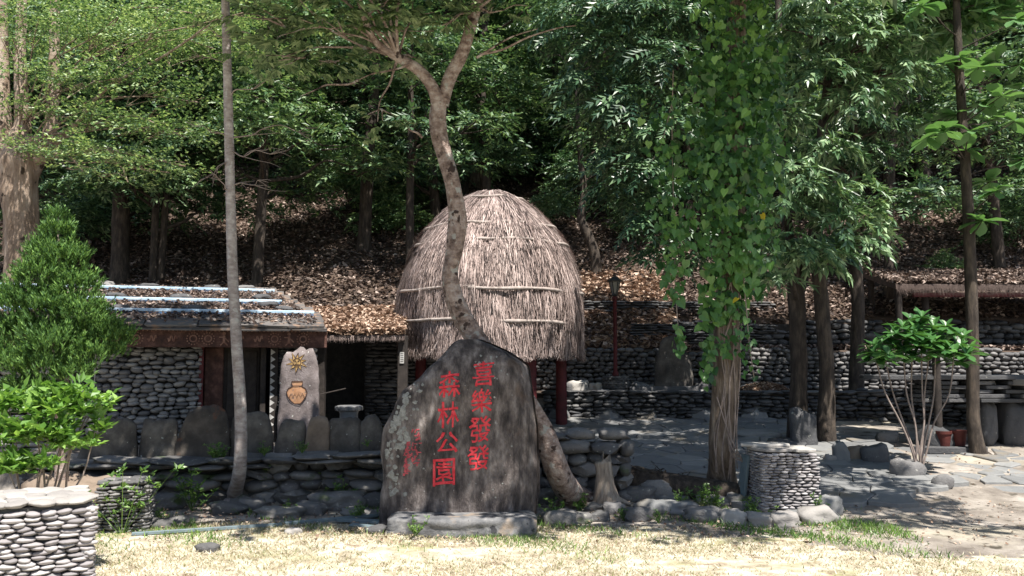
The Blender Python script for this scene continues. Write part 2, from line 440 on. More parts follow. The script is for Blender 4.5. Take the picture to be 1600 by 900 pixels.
def variants(shape, mkey, n=7):
    sm_ = shape != 'chunk'
    k = (shape, mkey)
    if k not in MESHV:
        MESHV[k] = []
        for i in range(n):
            if (shape, i) not in GEO: GEO[(shape, i)] = stone_geo(shape, i + 1)
            V, Fc = GEO[(shape, i)]
            me_ = np_mesh('stone_' + shape, V, Fc, M[mkey], True); me_.set_sharp_from_angle(angle=R(60 if sm_ else 28)); MESHV[k].append(me_)
    return MESHV[k]


def place_pieces(parent, name, specs, shape, mkey, limit=290):
    """specs: list of world matrices; the largest `limit` become parts, the rest one joined part"""
    vs = variants(shape, mkey)
    specs = list(specs)
    if len(specs) > limit:
        specs.sort(key=lambda m: -abs(m.to_3x3().determinant()))
    for m in specs[:limit]:
        link(name, random.choice(vs), parent, m)
    rest = specs[limit:]
    if rest:
        VV = []; FF = []; k = 0
        for m in rest:
            V, Fc = GEO[(shape, random.randrange(7))]
            A = np.array(m)
            VV.append(V @ A[:3, :3].T + A[:3, 3]); FF.append(Fc + k); k += len(V)
        npart('small_' + name + 's', np.vstack(VV), np.vstack(FF), M[mkey], parent, True, kind='stuff')


def coursed(A, B, z0, z1, ch, sl, depth, proud=0.0, zjit=0.3, tilt=3, hole=None, lo=None):
    """specs for stones laid in courses on the vertical face A-B (outward normal to the right of A->B)"""
    A = Vector((A[0], A[1], 0)); B = Vector((B[0], B[1], 0)); d = (B - A); L = d.length; d.normalize()
    nrm = Vector((d.y, -d.x, 0)); ang = math.atan2(d.y, d.x)
    out = []
    f1 = z1 if callable(z1) else (lambda s: z1)
    f0 = z0 if callable(z0) else (lambda s: z0)
    zt = max(f1(0), f1(L), f1(L / 2)); z = min(f0(0), f0(L), f0(L / 2))
    while z < zt:
        h = random.uniform(*ch)
        s = -random.uniform(0, sl[0])
        while s < L:
            l = random.uniform(*sl)
            c = s + l / 2
            cc = min(max(c, 0), L)
            if z + h * 0.5 < f1(cc) and z + h > f0(cc) - 0.02 and not (hole and hole(c, z + h / 2)):
                x0, x1 = max(s, -0.02), min(s + l, L + 0.02)
                if x1 - x0 > sl[0] * 0.45:
                    c = (x0 + x1) / 2; ll = x1 - x0
                    hh = h * random.uniform(0.92, 1.22); dd = depth * random.uniform(0.85, 1.15)
                    p = A + d * c - nrm * (dd / 2 - proud - random.uniform(0, depth * 0.16)) + Vector((0, 0, z + h / 2 + random.uniform(-1, 1) * h * zjit * 0.5))
                    m = Matrix.Translation(p) @ Euler((R(random.uniform(-tilt, tilt)), R(random.uniform(-tilt, tilt)), ang + R(random.uniform(-tilt, tilt)))).to_matrix().to_4x4() @ Matrix.Diagonal((ll / 2 * 1.04, dd / 2, hh / 2, 1))
                    out.append(m)
            s += l
        z += h
    return out


def wall_core(parent, pts, z0, z1, thick, mkey='mortar'):
    """pts: front line (A->B, outward normal right); recessed core box per segment"""
    b = MB()
    for i in range(len(pts) - 1):
        A = Vector((*pts[i], 0)); B = Vector((*pts[i + 1], 0)); d = (B - A).normalized(); n = Vector((d.y, -d.x, 0))
        q = [A, B, B - n * thick, A - n * thick]
        b.prism([Vector((p.x, p.y, z0)) for p in q], (0, 0, z1 - z0))
    return b.build('core', M[mkey], parent)


def rock(name, label, cat, c, size, shape='block', mkey='wallstone', rz=None, group=None, level=3, seed=None, tilt=6):
    seed = seed or random.randrange(1, 999)
    V, Fc = stone_geo(shape, seed, level)
    V = V * (1 + 0.13 * fbm(V, 2.1, seed + 5) + 0.05 * fbm(V, 6.2, seed + 9))[:, None]
    q_ = np.array([abs(noise.cell(Vector(v * 1.7 + seed))) for v in V]); V = V * (1 - 0.05 * q_)[:, None]
    V = V * np.array(size) / 2
    e = Euler((R(random.uniform(-tilt, tilt)), R(random.uniform(-tilt, tilt)), R(random.uniform(0, 360)) if rz is None else R(rz))).to_matrix()
    V = V @ np.array(e).T
    o = link(name, np_mesh(name, V, Fc, M[mkey], True), None, Matrix.Translation(Vector(c)))
    return props(o, label, cat, group)


# ------------------------------------------------------------------ tubes and trees
def catmull(pts, n=6):
    P_ = np.array(pts, float)
    if len(P_) < 3: n = max(n, 2)
    Q = np.vstack([2 * P_[0] - P_[1], P_, 2 * P_[-1] - P_[-2]])
    out = []
    for i in range(1, len(Q) - 2):
        for k in range(n):
            t = k / n
            a, b, c, d = Q[i - 1], Q[i], Q[i + 1], Q[i + 2]
            out.append(0.5 * ((2 * b) + (-a + c) * t + (2 * a - 5 * b + 4 * c - d) * t * t + (-a + 3 * b - 3 * c + d) * t ** 3))
    out.append(P_[-1])
    return np.array(out)


def tube_geo(pts, seg=8, n=5, lump=0.0, k0=0):
    """pts: rows (x,y,z,r); returns V, F(quads)"""
    C = catmull(pts, n); c = C[:, :3]; r = np.maximum(C[:, 3], 0.001)
    T = np.gradient(c, axis=0); T /= np.linalg.norm(T, axis=1)[:, None] + 1e-9
    a = np.array([1.0, 0.0, 0.0]) if abs(T[0][0]) < 0.9 else np.array([0, 1.0, 0])
    V = []
    for i in range(len(c)):
        a = a - T[i] * a.dot(T[i]); a /= np.linalg.norm(a); b = np.cross(T[i], a)
        for j in range(seg):
            th = 2 * math.pi * j / seg
            rr = r[i]
            if lump:
                q = noise.noise(Vector((math.cos(th) * 1.2 + c[i][0], math.sin(th) * 1.2 + c[i][1], c[i][2] * 2.2 + k0)))
                rr *= 1 + lump * q
            V.append(c[i] + (a * math.cos(th) + b * math.sin(th)) * rr)
    Fc = []
    m = len(c)
    for i in range(m - 1):
        for j in range(seg):
            j2 = (j + 1) % seg
            Fc.append((i * seg + j, i * seg + j2, (i + 1) * seg + j2, (i + 1) * seg + j))
    return np.array(V), np.array(Fc)


def join(geos):
    VV = []; FF = []; k = 0
    for V, Fc in geos:
        VV.append(V); FF.append(Fc + k); k += len(V)
    return np.vstack(VV), np.vstack(FF)


def leaf_tris(base, dirv, side, L, w, fold=0.25, droop=0.15):
    """4-triangle leaf"""
    base = np.array(base, float); d = np.array(dirv, float); d /= np.linalg.norm(d)
    s = np.array(side, float); s -= d * s.dot(d); s /= np.linalg.norm(s); n = np.cross(d, s)
    m = base + d * L * 0.5 - n * 0 * L; tip = base + d * L - n * droop * L
    l = base + d * L * 0.45 + s * w / 2 + n * fold * w / 2; r = base + d * L * 0.45 - s * w / 2 + n * fold * w / 2
    return np.array([base, l, tip, r]), np.array([[0, 2, 1], [0, 3, 2]])


def tpl_pinnate(pairs=5, L=0.4, ll=0.12, lw=0.04, terminal=True, ang=58, droop=0.35):
    g = []
    for i in range(pairs):
        t = (i + 0.7) / pairs
        x = t * L; z = -droop * L * t * t
        for sgn in (1, -1):
            a = R(ang - 18 * t)
            g.append(leaf_tris((x, 0, z), (math.cos(a), sgn * math.sin(a), -0.28), (-math.sin(a), sgn * math.cos(a), 0), ll * (1 - 0.25 * abs(t - 0.5)), lw))
    if terminal: g.append(leaf_tris((L, 0, -droop * L), (1, 0, -0.5), (0, 1, 0), ll, lw))
    return join(g)


def tpl_flat(n=12, L=0.35, ll=0.05, lw=0.03, spread=0.16, seed=1):
    r = random.Random(seed); g = []
    for i in range(n):
        x = r.uniform(0.02, 1) * L; y = r.uniform(-1, 1) * spread * (0.35 + x / L * 0.8)
        a = r.uniform(-1.3, 1.3)
        g.append(leaf_tris((x, y, r.uniform(-0.02, 0.02)), (math.cos(a), math.sin(a), r.uniform(-.3, .35)), (-math.sin(a), math.cos(a), r.uniform(-.4, .4)), ll * r.uniform(.7, 1.2), lw * r.uniform(.8, 1.2)))
    return join(g)


def tpl_bunch(n=9, ll=0.10, lw=0.045, seed=1, up=0.2):
    r = random.Random(seed); g = []
    for i in range(n):
        a = 2 * math.pi * i / n + r.uniform(-.3, .3)
        x = r.uniform(0.0, 0.12)
        d = (0.55 + math.cos(a) * 0.8, math.sin(a) * 0.9, r.uniform(-.5, .6) + up)
        g.append(leaf_tris((x, 0, 0), d, (-math.sin(a), math.cos(a), 0.2), ll * r.uniform(.75, 1.2), lw))
    return join(g)


def tpl_needle(n=14, L=0.14, w=0.012, seed=1):
    r = random.Random(seed); g = []
    for i in range(n):
        t = r.uniform(0, 1); a = r.uniform(0, 6.28)
        d = (1.0, math.cos(a) * 0.55, math.sin(a) * 0.55)
        g.append(leaf_tris((t * L, 0, 0), d, (0, math.sin(a), -math.cos(a)), L * 0.55 * r.uniform(.7, 1.1), w * 1.6, droop=-0.05))
    return join(g)


def tpl_lobed(s=0.1):
    """palmate leaf of five lobes, several on a twig"""
    g = []
    r = random.Random(3)
    for k in range(4):
        a0 = r.uniform(-1.2, 1.2); ox = 0.05 + 0.09 * k; oy = r.uniform(-.08, .08)
        for q in (-1.15, -0.55, 0, 0.55, 1.15):
            a = a0 + q
            g.append(leaf_tris((ox, oy, 0), (math.cos(a), math.sin(a), -0.25), (-math.sin(a), math.cos(a), 0), s * (1.05 - 0.25 * abs(q)), s * 0.42))
    return join(g)


def cloud(tpls, pos, dirs, ups, scl):
    """copies of spray templates joined in one mesh"""
    n = len(pos)
    d = dirs / (np.linalg.norm(dirs, axis=1)[:, None] + 1e-9)
    u = ups - d * (ups * d).sum(1)[:, None]; u /= np.linalg.norm(u, axis=1)[:, None] + 1e-9
    s = np.cross(u, d)
    Rm = np.stack([d, s, u], axis=2) * scl[:, None, None]
    VV = []; FF = []; k = 0
    which = rng.integers(0, len(tpls), n)
    for ti, (TV, TF) in enumerate(tpls):
        idx = np.where(which == ti)[0]
        if len(idx) == 0: continue
        V = np.einsum('nij,vj->nvi', Rm[idx], TV) + pos[idx][:, None, :]
        Fc = TF[None] + (np.arange(len(idx)) * len(TV))[:, None, None] + k
        VV.append(V.reshape(-1, 3)); FF.append(Fc.reshape(-1, 3)); k += len(idx) * len(TV)
    return np.vstack(VV), np.vstack(FF)


def crown_pts(clumps, dens, flat=0.7, droop=0.15, shell=0.45, updir=1.0):
    """clumps: (x,y,z,r[,flat]); returns pos, dirs, ups"""
    Ps = []; D = []; U = []
    for c in clumps:
        r = c[3]; fl = c[4] if len(c) > 4 else flat
        n = max(4, int(dens * r * r * (0.5 + 0.5 * fl) * 4))
        v = rng.normal(size=(n, 3)); v /= np.linalg.norm(v, axis=1)[:, None]
        v[:, 2] = np.where(v[:, 2] < -0.3, -v[:, 2] * 0.6, v[:, 2])
        rad = r * (shell + (1 - shell) * rng.random(n)) * (1 + 0.25 * rng.normal(size=n) * 0.5)
        off = v * rad[:, None]; off[:, 2] *= fl
        Ps.append(np.array(c[:3]) + off)
        d = v.copy(); d[:, 2] = d[:, 2] * 0.4 - droop + 0.25 * rng.normal(size=n) * 0.6
        d[:, :2] += 0.35 * rng.normal(size=(n, 2))
        D.append(d)
        u = np.stack([0.35 * rng.normal(size=n), 0.35 * rng.normal(size=n) - 0.1, np.full(n, updir)], 1)
        U.append(u + 0.3 * v)
    return np.vstack(Ps), np.vstack(D), np.vstack(U)


TP = {
    'pinnate': [tpl_pinnate(5, 0.42, 0.15, 0.05), tpl_pinnate(4, 0.34, 0.14, 0.05)],
    'lance': [tpl_pinnate(4, 0.36, 0.17, 0.055, ang=52, droop=.2), tpl_bunch(8, 0.18, 0.052, 4), tpl_pinnate(3, 0.26, 0.16, 0.052, ang=45, droop=.1)],
    'feather': [tpl_flat(14, 0.42, 0.062, 0.036, 0.17, s) for s in (1, 2, 3)],
    'bunch': [tpl_bunch(9, 0.11, 0.052, s) for s in (1, 2, 3)],
    'bush': [tpl_bunch(8, 0.11, 0.05, s, 0.3) for s in (1, 2, 3)],
    'forest': [tpl_flat(12, 0.42, 0.14, 0.065, 0.2, 5), tpl_pinnate(4, 0.4, 0.17, 0.065), tpl_bunch(8, 0.2, 0.08, 6)],
    'needle': [tpl_needle(16, 0.085, 0.0055, s) for s in (1, 2, 3)],
    'lobed': [tpl_lobed(0.11)],
}


def limb_to(start, end, r0, r1=0.012, sag=0.1, n=4, wob=0.08):
    s = np.array(start, float); e = np.array(end, float); L = np.linalg.norm(e - s)
    pts = []
    for i in range(n + 1):
        t = i / n
        p = s + (e - s) * t; p[2] += sag * L * math.sin(math.pi * t)
        if 0 < i < n: p += rng.normal(size=3) * wob * L * 0.35
        pts.append((*p, r0 + (r1 - r0) * t ** 0.8))
    return pts


def tree(name, label, trunk, clumps, tpl, lm, bark, dens=40, scale=1.0, limbs=True, group=None, lump=0.12, seg=12, extra=(),
         flat=0.7, droop=0.15, shell=0.45, cat='tree', limb_r=0.05, attach=0.55, twigs=2, root=None):
    base = Vector(trunk[0][:3]) if root is None else root
    T = thing(name, label, cat, base, group)
    g = [tube_geo(trunk, seg, 5, lump)]
    for e in extra: g.append(tube_geo(e, 8, 5, lump))
    npart('trunk', *join(g), M[bark], T, True)
    C = catmull(trunk, 5)
    if limbs and clumps:
        g = []
        for c in clumps:
            d = C[:, :3] - np.array(c[:3]); dist = np.linalg.norm(d, axis=1) + np.maximum(0, d[:, 2] + 0.2) * 1.5
            lo = int(len(C) * attach); i = lo + int(np.argmin(dist[lo:]))
            r0 = min(limb_r, C[i, 3] * 0.7)
            g.append(tube_geo(limb_to(C[i, :3], c[:3], r0, 0.01), 6, 3))
            for k in range(twigs):
                v = rng.normal(size=3); v[2] = abs(v[2]) * 0.4; v /= np.linalg.norm(v)
                mid = C[i, :3] * 0.25 + np.array(c[:3]) * 0.75
                g.append(tube_geo(limb_to(mid, np.array(c[:3]) + v * c[3] * 0.8, r0 * 0.45, 0.004, 0.03, 3), 4, 2))
        npart('branches', *join(g), M[bark], T, True, kind='stuff')
    if clumps:
        pos, d, u = crown_pts(clumps, dens, flat, droop, shell)
        s = scale * rng.uniform(0.7, 1.25, len(pos))
        npart('crown', *cloud(TP[tpl], pos, d, u, s), M[lm], T)
    return T


def copy_tree(o, loc, rz=0.0, sc=1.0, label=None):
    c = o.copy(); COL.objects.link(c); c.location = loc; c.rotation_euler = (0, 0, rz); c.scale = (sc, sc, sc)
    if label: c['label'] = label
    for ch in o.children:
        d = ch.copy(); COL.objects.link(d); d.parent = c
    return c


exec_marker = None
# ================================================================== THE GROUND
def grid_sheet(xs, ys, hf, dz=0.0):
    X, Y = np.meshgrid(xs, ys); Z = hf(X, Y) + dz
    V = np.stack([X.ravel(), Y.ravel(), Z.ravel()], 1)
    nx, ny = len(xs), len(ys)
    i = np.arange(nx - 1)[None] + (np.arange(ny - 1) * nx)[:, None]
    i = i.ravel()
    return V, np.stack([i, i + 1, i + nx + 1, i + nx], 1)


xs = np.concatenate([np.arange(-90, -14, 2.0), np.arange(-14, 14, 0.16), np.arange(14, 91, 2.0)])
ys = np.concatenate([np.arange(-30, 4, 1.5), np.arange(4, 9.5, 0.2), np.arange(9.5, 19, 0.08), np.arange(19, 32, 0.3), np.arange(32, 96, 1.5)])
V, Fc = grid_sheet(xs, ys, Hnp)
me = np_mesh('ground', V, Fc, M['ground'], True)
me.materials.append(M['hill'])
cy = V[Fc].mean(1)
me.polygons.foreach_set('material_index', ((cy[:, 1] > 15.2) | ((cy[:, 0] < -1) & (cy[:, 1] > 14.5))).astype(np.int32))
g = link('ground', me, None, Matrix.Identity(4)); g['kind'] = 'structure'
# lawn: a sheet on top of the ground in front, ragged rear edge
V, Fc = grid_sheet(np.arange(-14, 14.01, 0.1), np.arange(-12, 8.75, 0.1), Hnp, 0.02)
c = V[Fc].mean(1)
edge = 8.15 + 0.22 * np.sin(c[:, 0] * 1.7) + 0.12 * np.sin(c[:, 0] * 5.3 + 1) + 0.05 * np.sin(c[:, 0] * 17)
edge = edge - 1.0 * sm(2.2, 3.6, c[:, 0] + 0.25 * np.sin(c[:, 1] * 6))
Fk = Fc[c[:, 1] < edge]
o = npart('lawn', V, Fk, M['lawn'], None, True); o['kind'] = 'structure'

# ------------------------------------------------------------------ blades, leaves and litter strewn on the ground
def strewn(name, x, y, zf, size, m, parent=None, up=0.35, lenf=1.6, lift=0.012, tilt=0.5, kind='stuff', label=None, cat=None, group=None):
    n = len(x); z = zf(x, y) + lift * rng.random(n) * 2
    tv = np.array([[-.5, 0, 0], [0, .32, .10], [.5, 0, .03], [0, -.32, .10]]); tf = np.array([[0, 2, 1], [0, 3, 2]])
    pos = np.stack([x, y, z], 1)
    d = np.stack([rng.normal(size=n), rng.normal(size=n), tilt * rng.normal(size=n)], 1)
    u = np.stack([tilt * rng.normal(size=n), tilt * rng.normal(size=n), np.ones(n)], 1)
    VV, FF = cloud([(tv, tf)], pos, d, u, size * rng.uniform(0.6, 1.4, n))
    o = npart(name, VV, FF, M[m], parent, kind=kind)
    return props(o, label, cat, group)


def blades(name, x, y, hgt, m, zf=Hnp, w=0.006, lean=0.6, parent=None):
    n = len(x); z = zf(x, y) + 0.015
    h = hgt * rng.uniform(0.4, 1.3, n); a = rng.uniform(0, 6.28, n)
    lx, ly = lean * rng.normal(size=n) * h, lean * rng.normal(size=n) * h
    b0 = np.stack([x - w * np.cos(a), y - w * np.sin(a), z], 1); b1 = np.stack([x + w * np.cos(a), y + w * np.sin(a), z], 1)
    t = np.stack([x + lx, y + ly, z + h], 1)
    V = np.stack([b0, b1, t], 1).reshape(-1, 3); Fc = np.arange(3 * n).reshape(-1, 3)
    return npart(name, V, Fc, M[m], parent, kind='stuff')


# straw lawn
n = 90000
x = rng.uniform(-5.2, 5.2, n); y = rng.uniform(5.6, 8.5, n)
k = (np.sin(x * 2.1 + 1.2 * np.sin(y * 3)) + np.sin(y * 5 + x) + rng.normal(size=n) * 0.9 > -0.5) & (x < 2.6 + 0.5 * rng.normal(size=n) + (7.6 - y) * 1.5)
o = blades('dry_grass', x[k], y[k], 0.03, 'straw', w=0.005, lean=1.0)
props(o, 'short dry straw-coloured grass covering the sunny lawn in front', 'grass')
n = 26000
x = rng.uniform(-4.6, 3.6, n); y = rng.normal(8.3, 0.6, n)
k = (np.sin(x * 1.9 + y) + np.sin(x * 4.7 + y * 5) + rng.normal(size=n) * 0.5 > 0.5 + 1.2 * np.maximum(0, 8.0 - y)) & (y > 6.6) & (y < 9.6)
o = blades('green_grass', x[k], y[k], 0.05, 'weed', w=0.006, lean=0.7)
props(o, 'thin green grass and weeds along the shaded lawn edge', 'grass')
n = 5200
x = rng.uniform(-5, 6, n); y = rng.uniform(7.6, 9.7, n)
k = (x < 2.4) | (rng.random(n) < .25)
x, y = x[k], y[k]
o = strewn('lawn_litter', x, y, Hnp, 0.032, 'litter_dry', label='small dry leaves scattered over the lawn edge and dirt', cat='leaf litter', lift=0.02)
n = 1100
x = rng.uniform(2.0, 9, n); y = rng.uniform(7.0, 14, n)
o = strewn('path_litter', x, y, Hnp, 0.035, 'litter_dry', label='small fallen leaves scattered on the dirt and paving at right', cat='leaf litter', lift=0.02)
# hillside leaf litter
n = 130000
y = 16.9 + 15 * rng.random(n) ** 1.15; x = rng.uniform(-1, 1, n) * (y * 0.62 + 1)
k = ~((x > -2) & (y < 17.0))
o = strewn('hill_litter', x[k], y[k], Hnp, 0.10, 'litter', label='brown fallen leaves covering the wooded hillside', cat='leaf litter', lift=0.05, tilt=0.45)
g = []
for k in range(260):
    yy_ = rng.uniform(17.2, 27); xx_ = rng.uniform(-.6, .6) * yy_; a_ = rng.uniform(0, 6.28); l_ = rng.uniform(.2, .8)
    p0 = np.array([xx_, yy_, H(xx_, yy_) + .04]); x2, y2 = xx_ + l_ * math.cos(a_), yy_ + l_ * math.sin(a_) * .6
    g.append(tube_geo([(*p0, .012), ((xx_ + x2) / 2, (yy_ + y2) / 2, H((xx_ + x2) / 2, (yy_ + y2) / 2) + .07, .010), (x2, y2, H(x2, y2) + .05, .006)], 4, 2))
o = npart('fallen_twigs', *join(g), M['twig'], kind='stuff')
props(o, 'thin dead twigs lying among the leaves on the slope', 'twigs')
n = 9000
x = rng.uniform(1.0, 9.5, n); y = rng.uniform(17.0, 18.2, n)
o = strewn('terrace_litter', x, y, Hnp, 0.12, 'litter', label='brown leaves lying on the narrow terrace above the lit stone wall', cat='leaf litter', lift=0.03)
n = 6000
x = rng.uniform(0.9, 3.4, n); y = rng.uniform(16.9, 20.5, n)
o = strewn('sunlit_litter', x, y, Hnp, 0.14, 'litter_dry', label='fallen leaves coloured pale for sunlight on the bank beside the thatched hut', cat='leaf litter', lift=0.05)  # paler leaf colour puts the bank's sunlight into the litter

# ------------------------------------------------------------------ flagstone patio
def clip(poly, a, b, c):
    out = []
    for i in range(len(poly)):
        p, q = poly[i], poly[(i + 1) % len(poly)]
        dp = a * p[0] + b * p[1] - c; dq = a * q[0] + b * q[1] - c
        if dp <= 0: out.append(p)
        if dp * dq < 0:
            t = dp / (dp - dq); out.append((p[0] + (q[0] - p[0]) * t, p[1] + (q[1] - p[1]) * t))
    return out


def flags(x0, x1, y0, y1, sx, sy, inside, gap=0.012):
    pts = []
    j = 0
    y = y0
    while y < y1:
        x = x0 + (sx / 2 if j % 2 else 0)
        while x < x1:
            pts.append((x + random.uniform(-.36, .36) * sx, y + random.uniform(-.36, .36) * sy)); x += sx
        y += sy; j += 1
    polys = []
    for i, p in enumerate(pts):
        if not inside(*p): continue
        poly = [(p[0] - sx * 1.6, p[1] - sy * 1.6), (p[0] + sx * 1.6, p[1] - sy * 1.6), (p[0] + sx * 1.6, p[1] + sy * 1.6), (p[0] - sx * 1.6, p[1] + sy * 1.6)]
        for q in pts:
            if q is p or abs(q[0] - p[0]) > 2.8 * sx or abs(q[1] - p[1]) > 2.8 * sy: continue
            a, b = q[0] - p[0], q[1] - p[1]; l = math.hypot(a, b); a /= l; b /= l
            c = a * (p[0] + q[0]) / 2 + b * (p[1] + q[1]) / 2 - gap
            poly = clip(poly, a, b, c)
            if len(poly) < 3: break
        if len(poly) >= 3: polys.append(poly)
    return polys


patio = thing('patio', None, None, (3.0, 12.0, H(3, 12)))
patio['kind'] = 'structure'


def in_patio(x, y):
    edge = 9.55 + 0.25 * math.sin(x * 1.3) + 0.12 * math.sin(x * 3.7)
    if x < 1.6: edge = 10.0
    right = 5.2 + 0.35 * math.sin(y * 2.1) - max(0, y - 11) * 0.1
    if y < 10.4: right = 4.9 - (10.4 - y) * 0.6
    return x > -0.3 and x < right and y > edge and y < 14.95


fl = flags(-0.6, 6.6, 9.3, 15.1, 0.40, 0.30, in_patio, 0.006)
fl.sort(key=lambda q: q[0][1])
for i, poly in enumerate(fl):
    zt = 0.05 + random.uniform(-0.012, 0.012)
    b = MB(); b.prism([Vector((px_, py_, H(px_, py_) + zt - 0.07)) for px_, py_ in poly], (0, 0, 0.075))
    o_ = b.build('flagstone', M['paving'], patio, bevel=0.006)

# cobbled dirt at right: flattish stones sunk in the ground
spots_r = [(1490, 700, 40), (1540, 705, 70), (1580, 690, 50), (1455, 722, 45), (1500, 735, 60), (1570, 735, 90), (1530, 752, 60), (1590, 762, 60), (1560, 775, 55),
           (1470, 690, 50), (1420, 742, 40), (1405, 735, 36), (1395, 712, 40), (1590, 718, 60), (1478, 766, 44)]
cob = thing('cobble_patch', None, None, ground_at(1530, 740)); cob['kind'] = 'structure'
for i, poly in enumerate(flags(5.0, 8.4, 9.6, 12.4, 0.42, 0.32, lambda x_, y_: x_ > 5.35 + .3 * math.sin(y_ * 4) and y_ > 9.9 + .2 * math.sin(x_ * 4) and random.random() < .62, 0.03)):
    b = MB(); dz = random.uniform(-.02, .012)
    b.prism([Vector((px_ + random.uniform(-.02, .02), py_ + random.uniform(-.02, .02), H(px_, py_) + dz - 0.05)) for px_, py_ in poly], (0, 0, 0.07))
    b.build('cobble', M['paving'], cob, bevel=0.012)

# ================================================================== RETAINING WALLS (each a thing)
def ordinal(i):
    return ['first', 'second', 'third', 'fourth', 'fifth', 'sixth', 'seventh', 'eighth', 'ninth', 'tenth', 'eleventh', 'twelfth', 'thirteenth', 'fourteenth', 'fifteenth', 'sixteenth'][i]


# lower wall behind the patio
wA = thing('stone_wall', 'low dark dry stone wall along the back of the slate patio', 'wall', (3, 15, 0.5))
sp = coursed((0.55, 15.0), (5.8, 15.0), 0.42, 1.03, (0.05, 0.09), (0.10, 0.26), 0.24, 0.04, zjit=.5, tilt=7)
wA_top = []
x = 0.5
while x < 5.7:
    l = random.uniform(0.3, 0.55)
    wA_top.append(Matrix.Translation((x + l / 2, 15.1, 1.035)) @ Euler((0, R(random.uniform(-2, 2)), R(random.uniform(-4, 4)))).to_matrix().to_4x4() @ Matrix.Diagonal((l / 2, 0.2, 0.025, 1))); x += l
place_pieces(wA, 'stone', sp, 'round', 'darkstone')
place_pieces(wA, 'coping_stone', wA_top, 'flat', 'darkstone')
wall_core(wA, [(0.6, 15.07), (5.8, 15.07)], 0.3, 1.0, 0.25)
wA2 = thing('stone_wall', 'dark dry stone wall behind the leafy shrub, angled forward at right', 'wall', (7, 14.3, 0.4))
sp = coursed((5.8, 15.0), (9.4, 12.84), 0.32, 1.08, (0.05, 0.09), (0.12, 0.34), 0.24, 0.04, zjit=.5, tilt=6)
place_pieces(wA2, 'stone', sp, 'round', 'darkstone')
wall_core(wA2, [(5.84, 15.06), (9.4, 12.92)], 0.2, 1.05, 0.25)
# middle wall
wB = thing('stone_wall', 'middle retaining wall of grey river stones with dark gaps behind the lamp post', 'wall', (3, 16.5, 1.0))
sp = coursed((-2.1, 16.5), (10.6, 16.5), 0.95, lambda s: 1.76 + 0.05 * math.sin(s * 2) + .03 * math.sin(s * 5.3), (0.06, 0.095), (0.09, 0.20), 0.20, 0.06, zjit=0.5, tilt=8)
place_pieces(wB, 'stone', sp, 'round', 'river')
wall_core(wB, [(-2.1, 16.60), (10.6, 16.60)], 0.8, 1.72, 0.25)
# upper wall
wC = thing('stone_wall', 'upper dark stone retaining wall below the leafy slope at right', 'wall', (6, 18.0, 1.8))
sp = coursed((3.3, 18.0), (11.6, 18.0), 1.72, lambda s: 2.34 + 0.12 * math.sin(s * 2.3) + .06 * math.sin(s * 5.1), (0.07, 0.12), (0.12, 0.30), 0.22, 0.05, zjit=0.5, tilt=8)
place_pieces(wC, 'stone', sp, 'round', 'darkstone')
wall_core(wC, [(3.3, 18.09), (11.6, 18.09)], 1.6, 2.3, 0.25)
# thin slate ledge on the bank
wD = thing('slate_ledge', 'low ledge of stacked dark slates on the sunny bank right of the hut', 'wall', tuple(ground_at(1010, 490)))
gz = ground_at(1010, 492)
ya = gz.y
sp = coursed((ya * 0.082, ya), (ya * 0.30, ya + 0.2), gz.z - 0.15, gz.z + 0.28, (0.04, 0.06), (0.2, 0.5), 0.3, 0.05)
place_pieces(wD, 'slate', sp, 'flat', 'darkstone')
wE = thing('slate_ledge', 'curved ledge of dark slates beside the standing stone on the bank', 'wall', tuple(ground_at(1060, 530)))
ga = ground_at(990, 530); gb = ground_at(1210, 520)
sp = coursed((ga.x, ga.y - 0.1), (gb.x, gb.y - 0.1), ga.z - 0.1, ga.z + 0.30, (0.04, 0.06), (0.2, 0.45), 0.3, 0.05)
place_pieces(wE, 'slate', sp, 'flat', 'darkstone')

# the near dry wall left of the stele
wF = thing('dry_stone_wall', 'dry stone terrace wall of large dark boulders left of the inscribed rock', 'wall', (-3.2, 9.7, 0))
A0, B0 = (-5.3, 9.62), (-1.25, 9.72)
sp = coursed(A0, B0, 0.0, lambda s: 0.40 + 0.03 * s, (0.10, 0.17), (0.16, 0.42), 0.34, 0.02, zjit=0.35, tilt=9)
sp2 = coursed((-5.3, 9.56), (-1.25, 9.66), lambda s: 0.41 + 0.026 * s, lambda s: 0.47 + 0.03 * s, (0.055, 0.06), (0.38, 0.62), 0.42, 0.06, zjit=0.2, tilt=4)
random.shuffle(sp); place_pieces(wF, 'boulder', sp[::2], 'round', 'wallstone'); place_pieces(wF, 'boulder', sp[1::2], 'chunk', 'wallstone')
place_pieces(wF, 'coping_slab', sp2, 'block', 'wallstone')
wall_core(wF, [(-5.3, 9.78), (-1.25, 9.86)], -0.05, 0.44, 0.2)
